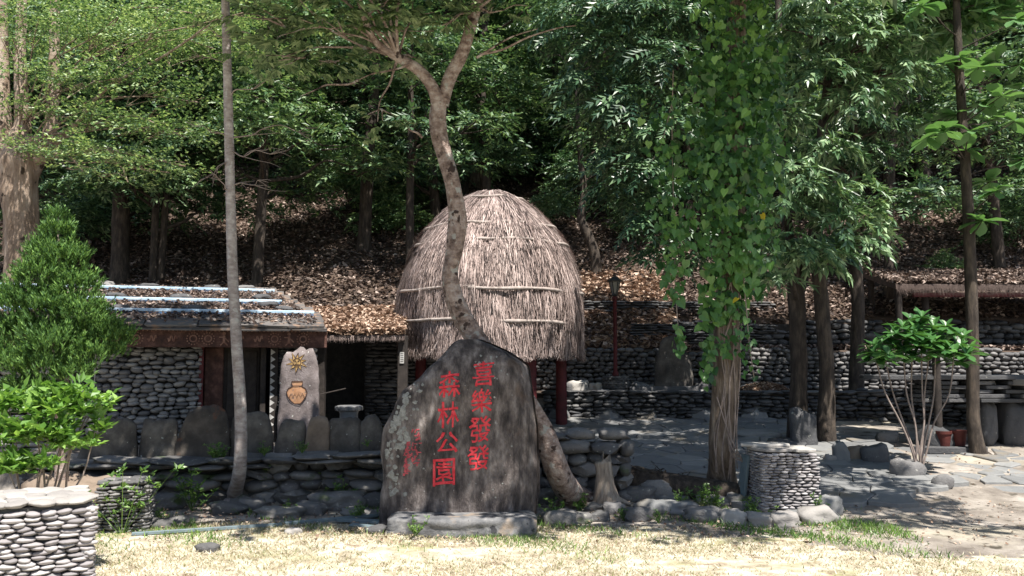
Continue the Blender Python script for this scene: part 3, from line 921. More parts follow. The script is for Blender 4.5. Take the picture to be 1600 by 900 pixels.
# and its right end
wG = thing('dry_stone_wall', 'short end of dry stone wall with sunlit top right of the inscribed rock', 'wall', (0.7, 9.75, 0))
sp = coursed((-1.2, 9.8), (1.28, 9.72), 0.05, 0.55, (0.10, 0.15), (0.18, 0.34), 0.36, 0.02, zjit=0.3, tilt=7)
random.shuffle(sp); place_pieces(wG, 'boulder', sp[::2], 'round', 'wallstone'); place_pieces(wG, 'boulder', sp[1::2], 'chunk', 'river')
sp = coursed((-1.2, 9.78), (1.30, 9.70), 0.55, 0.70, (0.14, 0.15), (0.30, 0.46), 0.42, 0.02, zjit=0.1, tilt=3)
sp += [Matrix.Translation((1.12, 9.92, 0.765)) @ Euler((0, 0, R(4))).to_matrix().to_4x4() @ Matrix.Diagonal((0.165, 0.16, 0.065, 1)),
       Matrix.Translation((0.76, 9.92, 0.765)) @ Euler((0, R(3), R(-8))).to_matrix().to_4x4() @ Matrix.Diagonal((0.15, 0.15, 0.065, 1)),
       Matrix.Translation((0.38, 9.9, 0.745)) @ Euler((0, 0, R(3))).to_matrix().to_4x4() @ Matrix.Diagonal((0.24, 0.24, 0.04, 1)),
       Matrix.Translation((-0.3, 9.9, 0.74)) @ Euler((0, 0, R(3))).to_matrix().to_4x4() @ Matrix.Diagonal((0.3, 0.24, 0.04, 1))]
place_pieces(wG, 'top_block', sp, 'block', 'river')
wall_core(wG, [(-1.2, 9.95), (1.2, 9.9)], 0, 0.66, 0.25)

# ================================================================== PEBBLE PIERS
def pier(name, label, A, ang, wid, dep, hgt, ch, sl, mkey, capk, shape='round', sides=('f', 'r', 'l'), captype='pebbles', cut=0.0):
    """A: front right bottom corner; facade runs left"""
    ca, sa = math.cos(ang), math.sin(ang)
    A = Vector((A[0], A[1], 0)); e = Vector((ca, sa, 0)); w = Vector((-sa, ca, 0))
    z0 = H(A.x, A.y)
    FL = A - e * wid
    T = thing(name, label, 'pier', (A - e * wid / 2 + w * dep / 2 + Vector((0, 0, z0))))
    b = MB(); q = [FL + e * .03 + w * .03, A - e * .03 + w * .03, A - e * .03 + w * (dep - .03), FL + e * .03 + w * (dep - .03)]
    b.prism([Vector((p.x, p.y, z0 - 0.1)) for p in q], (0, 0, hgt + 0.09)); b.build('core', M['palemortar'] if mkey == 'pebble' else M['mortar'], T)
    d = 0.09
    sp = []
    if 'f' in sides: sp += coursed(FL[:2], A[:2], z0 - 0.02 + cut, z0 + hgt - 0.012, ch, sl, d, 0.022, zjit=0.35, tilt=6)
    place_pieces(T, 'pebble', sp, shape, mkey)
    sp = []
    if 'r' in sides: sp += coursed(A[:2], (A + w * dep)[:2], z0 - 0.02, z0 + hgt - 0.012, ch, sl, d, 0.022, zjit=0.35, tilt=6)
    if 'l' in sides: sp += coursed((FL + w * dep)[:2], FL[:2], z0 - 0.02, z0 + hgt - 0.012, ch, sl, d, 0.022, zjit=0.35, tilt=6)
    if sp: place_pieces(T, 'side_pebble', sp, shape, mkey, limit=200)
    return T, A, e, w, z0, FL


T, A, e, w, z0, FL = pier('pebble_pier', 'large square pier of stacked flat pebbles with sunlit top, in the near left corner', (-2.42, 5.2), R(30), 1.0, 0.62, 0.755,
                          (0.025, 0.032), (0.06, 0.115), 'pebble', 'palestone', sides=('f', 'r'))
b = MB(); q = [FL - e * .02 - w * .02, A + e * .02 - w * .02, A + e * .02 + w * .64, FL - e * .02 + w * .64]
caps = []
for i in range(9):
    for j in range(6):
        p = FL + e * ((i + .5 + random.uniform(-.2, .2)) * 1.0 / 9) + w * ((j + .5 + random.uniform(-.2, .2)) * .62 / 6)
        caps.append(Matrix.Translation((p.x, p.y, z0 + 0.765)) @ Euler((R(random.uniform(-4, 4)), R(random.uniform(-4, 4)), random.uniform(0, 3))).to_matrix().to_4x4() @ Matrix.Diagonal((random.uniform(.06, .085), random.uniform(.05, .07), 0.018, 1)))
place_pieces(T, 'cap_stone', caps, 'flat', 'palestone')

T, A, e, w, z0, FL = pier('pebble_pier', 'small pebble pier with weeds at its foot, behind the large corner pier', (-3.29, 8.12), R(14), 0.42, 0.4, 0.44,
                          (0.026, 0.034), (0.07, 0.13), 'river', 'river', sides=('f', 'r'))
caps = []
for i in range(4):
    for j in range(4):
        p = FL + e * ((i + .5 + random.uniform(-.2, .2)) * .42 / 4) + w * ((j + .5) * .4 / 4)
        caps.append(Matrix.Translation((p.x, p.y, z0 + 0.45)) @ Euler((0, 0, random.uniform(0, 3))).to_matrix().to_4x4() @ Matrix.Diagonal((.07, .055, .02, 1)))
place_pieces(T, 'cap_stone', caps, 'flat', 'river')

T, A, e, w, z0, FL = pier('pebble_pier', 'square pier of stacked flat pebbles with slate top, right of the vine tree', (3.12, 9.15), R(2), 0.57, 0.5, 0.62,
                          (0.024, 0.031), (0.06, 0.11), 'pebble', 'palestone', sides=('f', 'l'))
# irregular slate slabs on top
for (du, dw, lu, lw, dz, rz) in ((-.42, .25, .40, .50, .628, 6), (-.13, .25, .30, .5, .625, -5), (-.44, .36, .52, .26, .66, 3)):
    c_ = A + e * du + w * dw
    b = MB(); pts = []
    for k in range(9):
        t = 2 * math.pi * k / 9
        rr = random.uniform(0.88, 1.1) / max(abs(math.cos(t)), abs(math.sin(t))) ** 0.7
        p = c_ + e * (math.cos(t) * lu * rr / 2) + w * (math.sin(t) * lw * rr / 2)
        pts.append(Vector((p.x, p.y, z0 + dz)))
    b.prism(pts, (0, 0, 0.03)); b.build('cap_slab', M['palestone'], T, bevel=0.006)

bb = MB(); bb.box((2.46, 9.56, 0.30), (0.03, 0.16, 0.56), Euler((0, R(8), R(10))).to_matrix(), 0.004)
o = bb.build('board', M['blueboard'], None, bevel=0.004); props(o, 'blue-grey board leaning on the left side of the right pebble pier', 'board')

# crumbling block and plaque at left
rock('rubble_block', 'crumbling earthy masonry block with leaves on top beside the small pier', 'masonry block', (-4.12, 8.55, 0.2), (0.95, 0.6, 0.56), 'block', 'slab_tan', rz=8, level=4, tilt=2)
b = MB(); b.box(P(193, 749, 9.35), (0.27, 0.05, 0.1), Euler((R(-12), 0, 0)).to_matrix())
props(b.build('dark_plaque', M['black'], None, bevel=0.004), 'small black rectangular plate on the terrace wall above the small pier', 'plaque')

# ================================================================== THE STELE
YS = 8.60
outline_L = [(815, 596), (740, 601), (700, 597), (672, 602), (650, 611), (612, 630), (590, 655), (572, 672), (556, 690), (541, 704), (533, 714), (529, 724)]
outline_R = [(815, 838), (740, 843), (700, 843), (672, 842), (650, 840), (612, 834), (590, 829), (572, 824), (562, 815), (550, 798), (540, 776), (529, 750)]


def interp(tab, y):
    t = sorted(tab)
    return float(np.interp(y, [a for a, _ in t], [b for _, b in t]))


rows = np.concatenate([np.linspace(822, 580, 26), np.linspace(572, 530, 11)])
NS = 44
V = []
for ri, yy in enumerate(rows):
    xl = P(interp(outline_L, yy), yy, YS).x; xr = P(interp(outline_R, yy), yy, YS).x; z = P(800, yy, YS).z
    cx = (xl + xr) / 2; hw = (xr - xl) / 2
    top = max(0, min(1, (600 - yy) / 70))
    hd = 0.24 * (1 - 0.72 * top ** 1.6) + 0.0
    for j in range(NS):
        t = 2 * math.pi * j / NS
        ct, st = math.cos(t), math.sin(t)
        p = 0.34
        xx = cx + hw * np.sign(ct) * abs(ct) ** p; yo = hd * np.sign(st) * abs(st) ** p
        f = max(0, (xx - cx) / hw - 0.66) / 0.34
        if yo < 0: yo += f * 0.20
        yo += 0.02 * (z) + 0.03 * top
        V.append([xx, YS + 0.02 + yo, z])
V = np.array(V)
disp = np.array([noise.fractal(Vector((v[0] * 5, v[1] * 5, v[2] * 1.3)), 0.8, 2, 4) for v in V])
ctr = np.array([V[:, 0].mean(), YS, 0]); dv = V - ctr; dv[:, 2] = 0
cxrow = np.repeat(V.reshape(-1, NS, 3)[:, :, 0].mean(1), NS)
side = (V[:, 0] - cxrow)
frontness = np.clip((YS - V[:, 1]) / 0.1, 0, 1)
right = np.clip((V[:, 0] - 0.0) / 0.12, 0, 1)
big = np.array([noise.noise(Vector((v[0] * 2.2 + 4, v[1] * 2, v[2] * 1.6))) for v in V])
V[:, 1] += disp * (0.02 + 0.06 * right) + big * 0.05
V[:, 0] += disp * 0.03
n_r = len(rows)
Fs = []
for i in range(n_r - 1):
    for j in range(NS):
        j2 = (j + 1) % NS
        Fs.append((i * NS + j, i * NS + j2, (i + 1) * NS + j2, (i + 1) * NS + j))
stele = thing('inscribed_rock', 'large dark standing rock with red carved Chinese characters in the centre', 'inscribed rock', (-0.45, YS, 0))
VS = V - np.array(org(stele))
me = bpy.data.meshes.new('rock')
faces = [list(f) for f in Fs] + [list(range((n_r - 1) * NS, n_r * NS))]
me.from_pydata([tuple(v) for v in VS], [], faces)
me.polygons.foreach_set('use_smooth', [True] * len(me.polygons)); me.materials.append(M['stele'])
me.set_sharp_from_angle(angle=R(50))
stone_o = link('rock', me, stele)
bvh = BVHTree.FromPolygons([Vector(v) for v in V], faces)


def on_stele(x, z, off=0.004):
    hit = bvh.ray_cast(Vector((x, YS - 2, z)), Vector((0, 1, 0)))
    if hit[0] is None: return None
    return hit[0] - Vector((0, off, 0))


def glyph(ch, x0, y0, x1, y1, mkey='red', bold=0.009, name='carved_character'):
    cu = bpy.data.curves.new('glyph', 'FONT'); cu.body = ch; cu.size = 1; cu.offset = bold; cu.resolution_u = 3
    ob = bpy.data.objects.new('glyph', cu); COL.objects.link(ob)
    dg = bpy.context.evaluated_depsgraph_get()
    me = bpy.data.meshes.new_from_object(ob.evaluated_get(dg))
    bpy.data.objects.remove(ob); bpy.data.curves.remove(cu)
    bm = bmesh.new(); bm.from_mesh(me)
    bmesh.ops.triangulate(bm, faces=bm.faces)
    bmesh.ops.subdivide_edges(bm, edges=[e_ for e_ in bm.edges if e_.calc_length() > 0.12], cuts=2)
    xs_ = [v.co.x for v in bm.verts]; ys_ = [v.co.y for v in bm.verts]
    a0, a1, b0, b1 = min(xs_), max(xs_), min(ys_), max(ys_)
    pa = P(x0, y1, YS - 0.24); pb = P(x1, y0, YS - 0.24)
    for v in bm.verts:
        u = (v.co.x - a0) / (a1 - a0); t = (v.co.y - b0) / (b1 - b0)
        wx = 0.012 * noise.noise(Vector((u * 3 + x0, t * 3, y0))); wz = 0.012 * noise.noise(Vector((u * 3, t * 3 + x0, y0 + 9)))
        X = pa.x + (pb.x - pa.x) * u + wx; Z = pa.z + (pb.z - pa.z) * t + wz - 0.008 * (u - .5) * -2
        h = on_stele(X, Z, 0.0045)
        v.co = (h if h else Vector((X, YS - 0.25, Z))) - org(stele)
    bm.to_mesh(me); bm.free()
    me.materials.clear(); me.materials.append(M[mkey])
    return link(name, me, stele)


for ch, a, b_, c_, d_ in (('喜', 738, 565, 772, 603), ('樂', 736, 608, 769, 645), ('發', 732, 651, 767, 692), ('發', 730, 696, 765, 735),
                          ('森', 685, 580, 719, 621), ('林', 683, 628, 717, 669), ('公', 680, 675, 716, 708), ('園', 676, 717, 711, 759)):
    glyph(ch, a, b_, c_, d_)


def stroke(px0, py0, px1, py1, wpx):
    """thin faded brush stroke hugging the rock face"""
    pts = []
    n = 6
    vv = []; ff = []
    for i in range(n + 1):
        t = i / n
        px_ = px0 + (px1 - px0) * t + random.uniform(-.7, .7); py_ = py0 + (py1 - py0) * t
        p = P(px_, py_, YS - 0.24)
        dx, dy = (px1 - px0), (py1 - py0); l = math.hypot(dx, dy); nx, nz = dy / l, dx / l
        ww = wpx / F_PX * YS / 2 * random.uniform(.6, 1.2)
        for s in (-1, 1):
            h = on_stele(p.x + nx * ww * s, p.z + nz * ww * s, 0.004) or p
            vv.append(h)
    for i in range(n): ff.append((2 * i, 2 * i + 1, 2 * i + 3, 2 * i + 2))
    return np.array([list(q) for q in vv]), np.array(ff)


g = []
for (x0, x1, y0, y1, step) in ((645, 660, 671, 728, 5.2), (634, 642, 692, 742, 4.0)):
    y = y0
    while y < y1:
        off = (y - y0) / (y1 - y0) * -4
        for k in range(3):
            xa = random.uniform(x0, x1 - 4) + off; ya_ = y + random.uniform(-1, 2)
            if random.random() < .55: g.append(stroke(xa, ya_, xa + random.uniform(3, 7), ya_ + random.uniform(-1, 1), 1.9))
            else: g.append(stroke(xa, ya_, xa + random.uniform(-3, 1), ya_ + random.uniform(4, 6), 1.9))
        y += step
npart('faded_inscription', *join(g), M['fadedred'], stele)
# lichen crusts: discs hugging the left side and crown of the rock
g = []
def crust(px_, py_, r):
    p = P(px_, py_, YS - 0.24)
    c0 = on_stele(p.x, p.z, 0.004)
    if not c0: return
    vv = [c0 - Vector((0, .002, 0))]; ff = []; n = 9; rr = r / F_PX * YS
    for k in range(n):
        t = 2 * math.pi * k / n; q = rr * random.uniform(.65, 1.25)
        h = on_stele(p.x + math.cos(t) * q, p.z + math.sin(t) * q, 0.003)
        vv.append(h if h else c0)
    for k in range(n): ff.append((0, 1 + (k + 1) % n, 1 + k))
    g.append((np.array([list(q) for q in vv]), np.array(ff)))


for i in range(85):
    t = random.random()
    py_ = 600 + 175 * t; xl = interp(outline_L, py_)
    crust(xl + abs(random.gauss(0, 1)) * 15 + 3, py_, random.choice([1.5, 2, 2.6, 3.5, 5]))
for i in range(15): crust(random.uniform(612, 640), random.uniform(635, 700), random.uniform(2, 6))
for i in range(26): crust(random.uniform(640, 830), random.uniform(560, 790), random.uniform(0.7, 1.8))
for i in range(10): crust(random.uniform(742, 790), random.uniform(556, 575), random.uniform(1.5, 3))
npart('lichen', *join(g), M['lichen'], stele, kind='stuff')

# plinth in front of the rock
pl = thing('stone_plinth', 'low flat grey stone slab at the foot of the inscribed rock', 'plinth', (-0.45, 8.1, 0))
for (x0, x1, dz) in ((-1.13, 0.225, 0.0),):
    V_, F_ = ICO[4]; V_ = V_.copy(); p = 16.0
    V_ = V_ / ((np.abs(V_) ** p).sum(1) ** (1 / p))[:, None]
    V_ = V_ * np.array([(x1 - x0) / 2, 0.26, 0.125]) + np.array([(x0 + x1) / 2, 8.30, 0.05 + dz])
    dsp = np.array([noise.fractal(Vector((v[0] * 3, v[1] * 5, v[2] * 9)), 0.8, 2, 4) for v in V_])
    V_[:, 2] += dsp * 0.010; V_[:, 1] += dsp * 0.035; V_[:, 0] += dsp * .012
    npart('step_block', V_, F_, M['plinth'], pl, True)

# ================================================================== UPRIGHT SLABS on the terrace wall
def upright(name, label, x0, x1, y0, y1, Y, mkey, seed, peak=0.0, group=None, thick=0.10, lean=6, lop=0.0, prof=None):
    """rounded standing slab; px box x0..x1, y0(top)..y1"""
    r = random.Random(seed)
    a = P(x0, y1, Y); b_ = P(x1, y0, Y)
    w_, h_ = b_.x - a.x, b_.z - a.z + 0.08
    base = Vector(((a.x + b_.x) / 2, Y, a.z - 0.08))
    T = thing(name, label, 'stone slab', base, group)
    NR, NC = 12, 12
    V_ = []
    for side in (0, 1):
        for i in range(NR + 1):
            t = i / NR
            for j in range(NC + 1):
                u = j / NC * 2 - 1
                hw = w_ / 2 * 1.02 * (1 - 0.05 * t + 0.05 * noise.noise(Vector((t * 2.3, seed * 1.7, 1.0))))
                top = h_ * (1 - 0.13 * abs(u) ** 5 - 0.16 * peak * abs(u) ** 2 + lop * u * 0.12 + 0.07 * noise.noise(Vector((u * 1.6, seed * 2.3, 0))) + 0.03 * noise.noise(Vector((u * 6, seed, 3))))
                if prof: top = h_ * (float(np.interp(u, [q_[0] for q_ in prof], [q_[1] for q_ in prof])) + 0.03 * noise.noise(Vector((u * 5, seed, 3))))
                x_ = u * hw * (1 - 0.05 * max(0, t - .7) / .3); z_ = top * t
                q = noise.fractal(Vector((x_ * 4 + seed, z_ * 4, side * 3 + seed)), 0.8, 2, 3)
                edge = max(abs(u) ** 6, t ** 8)
                y_ = (-1 if side == 0 else 1) * thick / 2 * (1 - 0.65 * edge) + 0.018 * q + z_ * math.tan(R(lean))
                x_ += 0.016 * noise.noise(Vector((z_ * 9, seed, u))); z_ += 0.02 * t * noise.noise(Vector((x_ * 9, seed, 4)))
                V_.append((base.x + x_, base.y + y_, base.z + z_))
    Fq = []
    K = (NR + 1) * (NC + 1)
    for i in range(NR):
        for j in range(NC):
            p = i * (NC + 1) + j
            Fq.append((p, p + 1, p + NC + 2, p + NC + 1)); Fq.append((K + p + 1, K + p, K + p + NC + 1, K + p + NC + 2))
    for i in range(NR):
        for j in (0, NC):
            p = i * (NC + 1) + j; q = p + NC + 1
            Fq.append((p, q, K + q, K + p) if j == 0 else (q, p, K + p, K + q))
    for j in range(NC):
        p = NR * (NC + 1) + j
        Fq.append((p, p + 1, K + p + 1, K + p))
    npart('slab', np.array(V_), np.array(Fq), M[mkey], T, True)
    return T


GS = 'upright slabs lined up on the terrace wall'
upright('standing_slab', 'widest dark upright slab, leftmost in the row on the terrace wall', 118, 214, 653, 727, 9.98, 'slab', 11, 0.5, GS, prof=[(-1,.35),(-.6,.75),(-.3,.95),(.7,1.0),(1,.86)])
upright('standing_slab', 'square-topped dark upright slab just left of the tallest rust-stained slab', 216, 277, 655, 727, 10.0, 'slab', 12, 0, GS, prof=[(-1,.93),(-.9,.99),(.85,1),(1,.93)])
upright('standing_slab', 'tallest rounded upright slab with an orange rust stain', 272, 359, 633, 727, 9.98, 'slab_rust', 13, 0.4, GS, prof=[(-1,.6),(-.7,.85),(-.3,.98),(.4,1),(.8,.95),(1,.75)])
upright('standing_slab', 'dark speckled upright slab partly behind the slender trunk', 357, 427, 643, 722, 10.04, 'slab', 14, 0.1, GS, prof=[(-1,.9),(-.5,.97),(.4,1),(.8,.93),(1,.7)])
upright('standing_slab', 'small dark rounded upright slab below the mural', 427, 478, 655, 718, 9.98, 'slab', 15, 0.3, GS, prof=[(-1,.5),(-.6,.95),(0,1),(.8,.97),(1,.85)])
upright('standing_slab', 'narrow tan upright slab with sunlit face', 474, 515, 650, 716, 9.95, 'slab_tan', 16, 0.2, GS, prof=[(-1,.5),(-.6,.95),(0,1),(.8,.97),(1,.85)])
upright('standing_slab', 'brown rounded upright slab in front of the grey jar', 510, 566, 653, 712, 9.99, 'slab', 17, 0.5, GS, prof=[(-1,.93),(-.9,.99),(.85,1),(1,.93)])
upright('standing_slab', 'small rounded upright slab, rightmost in the row next to the inscribed rock', 562, 599, 648, 708, 9.97, 'slab', 18, 0.8, GS, prof=[(-1,.85),(-.4,1),(.3,1),(.8,.85),(1,.6)])

# ================================================================== THE SLATE HOUSE
ANG = R(18)
HO = Vector((-2.69, 12.0, 0)); HE = Vector((-math.cos(ANG), -math.sin(ANG), 0)); HW = Vector((-math.sin(ANG), math.cos(ANG), 0))


def hp(u, w_, z): return HO + HE * u + HW * w_ + Vector((0, 0, z))


HR = Matrix.Rotation(ANG, 3, 'Z')
house = thing('slate_house', 'low stone house with slate roof and carved red-brown beam, left of the thatched hut', 'house', hp(2.4, 1.2, 0.5))


def fw(u0, u1): return (hp(u1, 0, 0)[:2], hp(u0, 0, 0)[:2])


Z0h = 0.45
walls = thing_list = None
sp = coursed(*fw(1.42, 2.64), Z0h, 1.78, (0.045, 0.068), (0.08, 0.17), 0.16, 0.045, zjit=0.6, tilt=9)
place_pieces(house, 'river_stone', sp, 'round', 'houseriver', limit=280)
sp = coursed(*fw(2.64, 3.06), Z0h, 1.22, (0.05, 0.07), (0.12, 0.21), 0.16, 0.045)
sp += coursed(*fw(3.06, 5.0), Z0h, 1.78, (0.058, 0.078), (0.14, 0.24), 0.16, 0.045)
place_pieces(house, 'pale_stone', sp, 'round', 'palestone', limit=110)
sp = coursed(*fw(0.0, 0.44), Z0h, 1.78, (0.030, 0.042), (0.10, 0.22), 0.14, 0.03)
place_pieces(house, 'thin_stone', sp, 'flat', 'darkstone', limit=140)
sp = coursed(hp(0, 0, 0)[:2], hp(0, 1.0, 0)[:2], Z0h, 1.78, (0.04, 0.06), (0.10, 0.22), 0.14, 0.03)
place_pieces(house, 'side_stone', sp, 'flat', 'river', limit=60)
sp = []
z = Z0h
while z < 1.76:
    h = random.uniform(.07, .09); sp.append(Matrix.Translation(hp(0.03, 0.02, z + h / 2)) @ Matrix.Rotation(ANG, 4, 'Z') @ Matrix.Diagonal((random.uniform(.09, .13), 0.09, h / 2 * 1.05, 1))); z += h
place_pieces(house, 'corner_stone', sp, 'round', 'palestone')
b = MB()
for (u0, u1, za, zb) in ((0.0, 0.44, 0.3, 1.9), (1.44, 2.64, 0.3, 1.9), (2.64, 3.06, 0.3, 1.18), (3.06, 5.0, 0.3, 1.9)):
    q = [hp(u0, .06, za), hp(u1, .06, za), hp(u1, .3, za), hp(u0, .3, za)]
    b.prism(q, (0, 0, zb - za))
q = [hp(0.02, .3, .3), hp(0.2, .3, .3), hp(0.2, 2.3, .3), hp(0.02, 2.3, .3)]; b.prism(q, (0, 0, 1.7))
q = [hp(0.02, 2.3, .3), hp(5.0, 2.3, .3), hp(5.0, 2.5, .3), hp(0.02, 2.5, .3)]; b.prism(q, (0, 0, 1.9))
q = [hp(4.8, .3, .3), hp(5.0, .3, .3), hp(5.0, 2.3, .3), hp(4.8, 2.3, .3)]; b.prism(q, (0, 0, 1.7))
b.build('wall_core', M['mortar'], house)
# door: carved leaf, painted frame, patterned post; dark boxes stand for the unlit opening
dr = MB().box(hp(1.03, 0.16, 1.1), (0.70, 0.05, 1.35), HR).build('door', M['darkwood'], house, bevel=0.006)
for k in range(2):
    MB().box(hp(0.80 + 0.21 * k, 0.125, 1.15), (0.17, 0.022, 1.1), HR).build('doorway_panel', M['darkwood'], dr, bevel=0.006)
MB().box(hp(1.26, 0.10, 1.12), (0.24, 0.05, 1.25), HR).build('doorway_panel', M['carved'], dr, bevel=0.012)
MB().box(hp(1.415, 0.04, 1.12), (0.055, 0.14, 1.30), HR).build('door_frame', M['redwood'], house, bevel=0.005)
MB().box(hp(0.64, 0.04, 1.12), (0.07, 0.14, 1.30), HR).build('door_frame', M['darkwood'], house, bevel=0.005)
post = MB().box(hp(0.505, -0.02, 1.10), (0.10, 0.1, 1.32), HR).build('patterned_post', M['darkwood'], house, bevel=0.005)
b = MB(); z = 0.5
while z < 1.7:
    q = [hp(0.55, -0.073, z), hp(0.55, -0.073, z + .085), hp(0.49, -0.073, z + .0425)]
    b.prism(q, HW * 0.006); z += 0.095
b.build('white_triangles', M['white'], post)
# window with white bars
wn = MB().box(hp(2.85, 0.16, 1.42), (0.42, 0.03, 0.5), HR).build('window', M['black'], house)
for k in range(5):
    MB().cyl(hp(2.68 + .085 * k, .05, 1.17), hp(2.68 + .085 * k, .05, 1.75), 0.009, n=6).build('bar', M['white'], wn)
MB().box(hp(2.85, 0.05, 1.44), (0.42, 0.012, 0.014), HR).build('cross_bar', M['white'], wn)
MB().box(hp(2.85, 0.02, 1.185), (0.50, 0.2, 0.04), HR, 0.004).build('sill', M['palestone'], wn)
# beam with carved relief and saw-tooth strip
beam = MB().box(hp(2.3, -0.30, 1.85), (4.9, 0.07, 0.22), HR).build('carved_beam', M['carved'], house, bevel=0.006)
b = MB()
for k in range(96):
    u = -0.12 + k * 0.05
    q = [hp(u, -0.345, 1.975), hp(u + .05, -0.345, 1.975), hp(u + .025, -0.345, 1.935)]
    b.prism(q, HW * 0.012)
b.build('saw_tooth_trim', M['relief'], beam)
MB().box(hp(2.3, -0.325, 1.985), (4.9, 0.09, 0.028), HR).build('top_moulding', M['darkwood'], beam, bevel=0.004)
r_ = random.Random(4)
u = 0.16
g = []
while u < 4.6:
    b = MB(); t = r_.random()
    if t < 0.35:    # a round face with a ring
        for rr in (0.075, 0.04):
            for k in range(14):
                a = 2 * math.pi * k / 14; c0 = hp(u + rr * math.cos(a), -0.342, 1.85 + rr * math.sin(a))
                b.box(c0, (0.016, 0.016, 0.016), HR)
    elif t < 0.7:   # a little figure with limbs
        b.box(hp(u, -0.342, 1.845), (0.03, 0.016, 0.09), HR); b.cyl(hp(u, -0.345, 1.915), hp(u, -0.33, 1.915), 0.022, n=8)
        for s in (-1, 1):
            b.cyl(hp(u, -0.342, 1.87), hp(u + s * .06, -0.342, 1.84 + .03 * s), 0.008, n=5); b.cyl(hp(u, -0.342, 1.81), hp(u + s * .045, -0.342, 1.765), 0.009, n=5)
    else:           # a coiled snake
        pts = [hp(u + .10 * (k / 9 - .5), -0.342, 1.85 + .04 * math.sin(k * 1.4)) for k in range(10)]
        for k in range(9): b.cyl(pts[k], pts[k + 1], 0.010, n=5)
    b.build('carved_figure', M['relief'], beam)
    u += r_.uniform(0.17, 0.25)
# roof of slate slabs
SL = 0.22
def roofz(w_): return 2.02 + SL * (w_ + 0.4)
roof = MB()
q = [hp(-0.08, -.36, roofz(-.36) - .05), hp(5.1, -.36, roofz(-.36) - .05), hp(5.1, 2.5, roofz(2.5) - .05), hp(0.45, 2.5, roofz(2.5) - .05)]
roof = roof.prism(q, (0, 0, 0.035)).build('roof', M['slate'], house)
RS = Matrix.Rotation(ANG, 4, 'Z') @ Matrix.Rotation(math.atan(SL), 4, 'X')
slv = []
for i in range(5):
    b = MB(); b.box((0, 0, 0), (1, 1, 1), None, 0.05)
    me_o = b.v
    me = bpy.data.meshes.new('slate'); me.from_pydata([tuple(v) for v in b.v], [], b.f); me.materials.append(M['slate'])
    bm = bmesh.new(); bm.from_mesh(me); bmesh.ops.recalc_face_normals(bm, faces=bm.faces); bm.to_mesh(me); bm.free()
    slv.append(me)
for lay in range(8):
    w0 = -0.42 + lay * 0.37
    ends = -0.12 + max(0, w0) * 0.22
    u = ends
    while u < 5.1:
        l = random.uniform(0.32, 0.75)
        m = Matrix.Translation(hp(u + l / 2, w0 + .24, roofz(w0 + .24) + 0.012 + random.uniform(0, .012))) @ RS @ Matrix.Rotation(R(3.5), 4, 'X') @ Matrix.Diagonal((l * .985, 0.56, 0.024, 1))
        link('slate', random.choice(slv), roof, m); u += l
for lay in range(2):   # extra eave courses
    u = -0.12
    while u < 5.1:
        l = random.uniform(0.4, 0.9)
        m = Matrix.Translation(hp(u + l / 2, -0.28 - .03 * lay, roofz(-.3) - 0.028 - lay * .02)) @ RS @ Matrix.Diagonal((l * .985, 0.34, 0.018, 1))
        link('eave_slate', random.choice(slv), roof, m); u += l
for i, (wp, ue, us) in enumerate(((0.215, -0.03, 4.1), (1.13, 0.35, 4.3), (2.20, 0.40, 4.4))):
    lab = ['lowest pale blue rail lying along the slate roof nearest the eave', 'middle pale blue rail lying along the slate roof', 'topmost pale blue rail lying along the slate roof'][i]
    z_ = roofz(wp) + 0.075
    T = thing('roof_rail', lab, 'rail', hp(2, wp, z_), 'pale blue rails on the slate roof')
    MB().box(hp((ue + us) / 2, wp, z_), (us - ue, 0.05, 0.045), HR).build('rail_top', M['rail'], T, bevel=0.008)
    MB().box(hp((ue + us) / 2, wp, z_ - .035), (us - ue - .02, 0.04, 0.02), HR).build('rail_underside', M['railside'], T)
stn = [(0.35, .52, .20, 'rounded grey stone at the right end of the lowest roof rail'), (0.55, .85, .22, 'dark flat stone between the lowest and middle roof rails at their right end'),
       (0.62, 1.5, .24, 'grey stone on the right roof edge above the middle rail'), (0.85, 2.4, .26, 'dark flat stone beyond the topmost roof rail near its right end'),
       (1.55, .44, .22, 'pale stone on the lowest roof rail left of the slender trunk'), (1.75, 1.35, .26, 'dark thin stone behind the middle roof rail left of the slender trunk'),
       (2.25, 2.38, .24, 'lumpy grey stone on the topmost roof rail'), (2.45, .46, .17, 'brown domed stone on the lowest roof rail near the juniper'),
       (2.62, 1.4, .24, 'dark stone behind the middle roof rail near the juniper'), (2.95, 2.4, .34, 'long flat stone beyond the topmost roof rail by the juniper'),
       (1.35, 2.42, .22, 'small dark stone beyond the topmost roof rail behind the slender trunk')]
for (u, w_, s, lab) in stn:
    rock('roof_stone', lab, 'stone', hp(u, w_, roofz(w_) + .06), (s * 1.25, s, s * .5), 'round', random.choice(['river', 'darkstone']), rz=18 + random.uniform(-15, 15), group='stones weighing down the slate roof')
n = 15000
uu = rng.uniform(-0.05, 5.0, n); ww = rng.uniform(-.40, 2.5, n)
k = (uu > ww * .18) & (rng.random(n) < np.where(ww < -.1, .3, .8) + 0.25 * np.sin(uu * 3 + ww * 5) ** 2)
uu, ww = uu[k], ww[k]
XX = HO.x + HE.x * uu + HW.x * ww; YY = HO.y + HE.y * uu + HW.y * ww; ZZ = 2.02 + SL * (ww + .4) + .035
o = strewn('roof_litter', XX, YY, lambda a, b_: ZZ, 0.055, 'litter', label='brown leaves strewn over the slate roof', cat='leaf litter', lift=0.02)

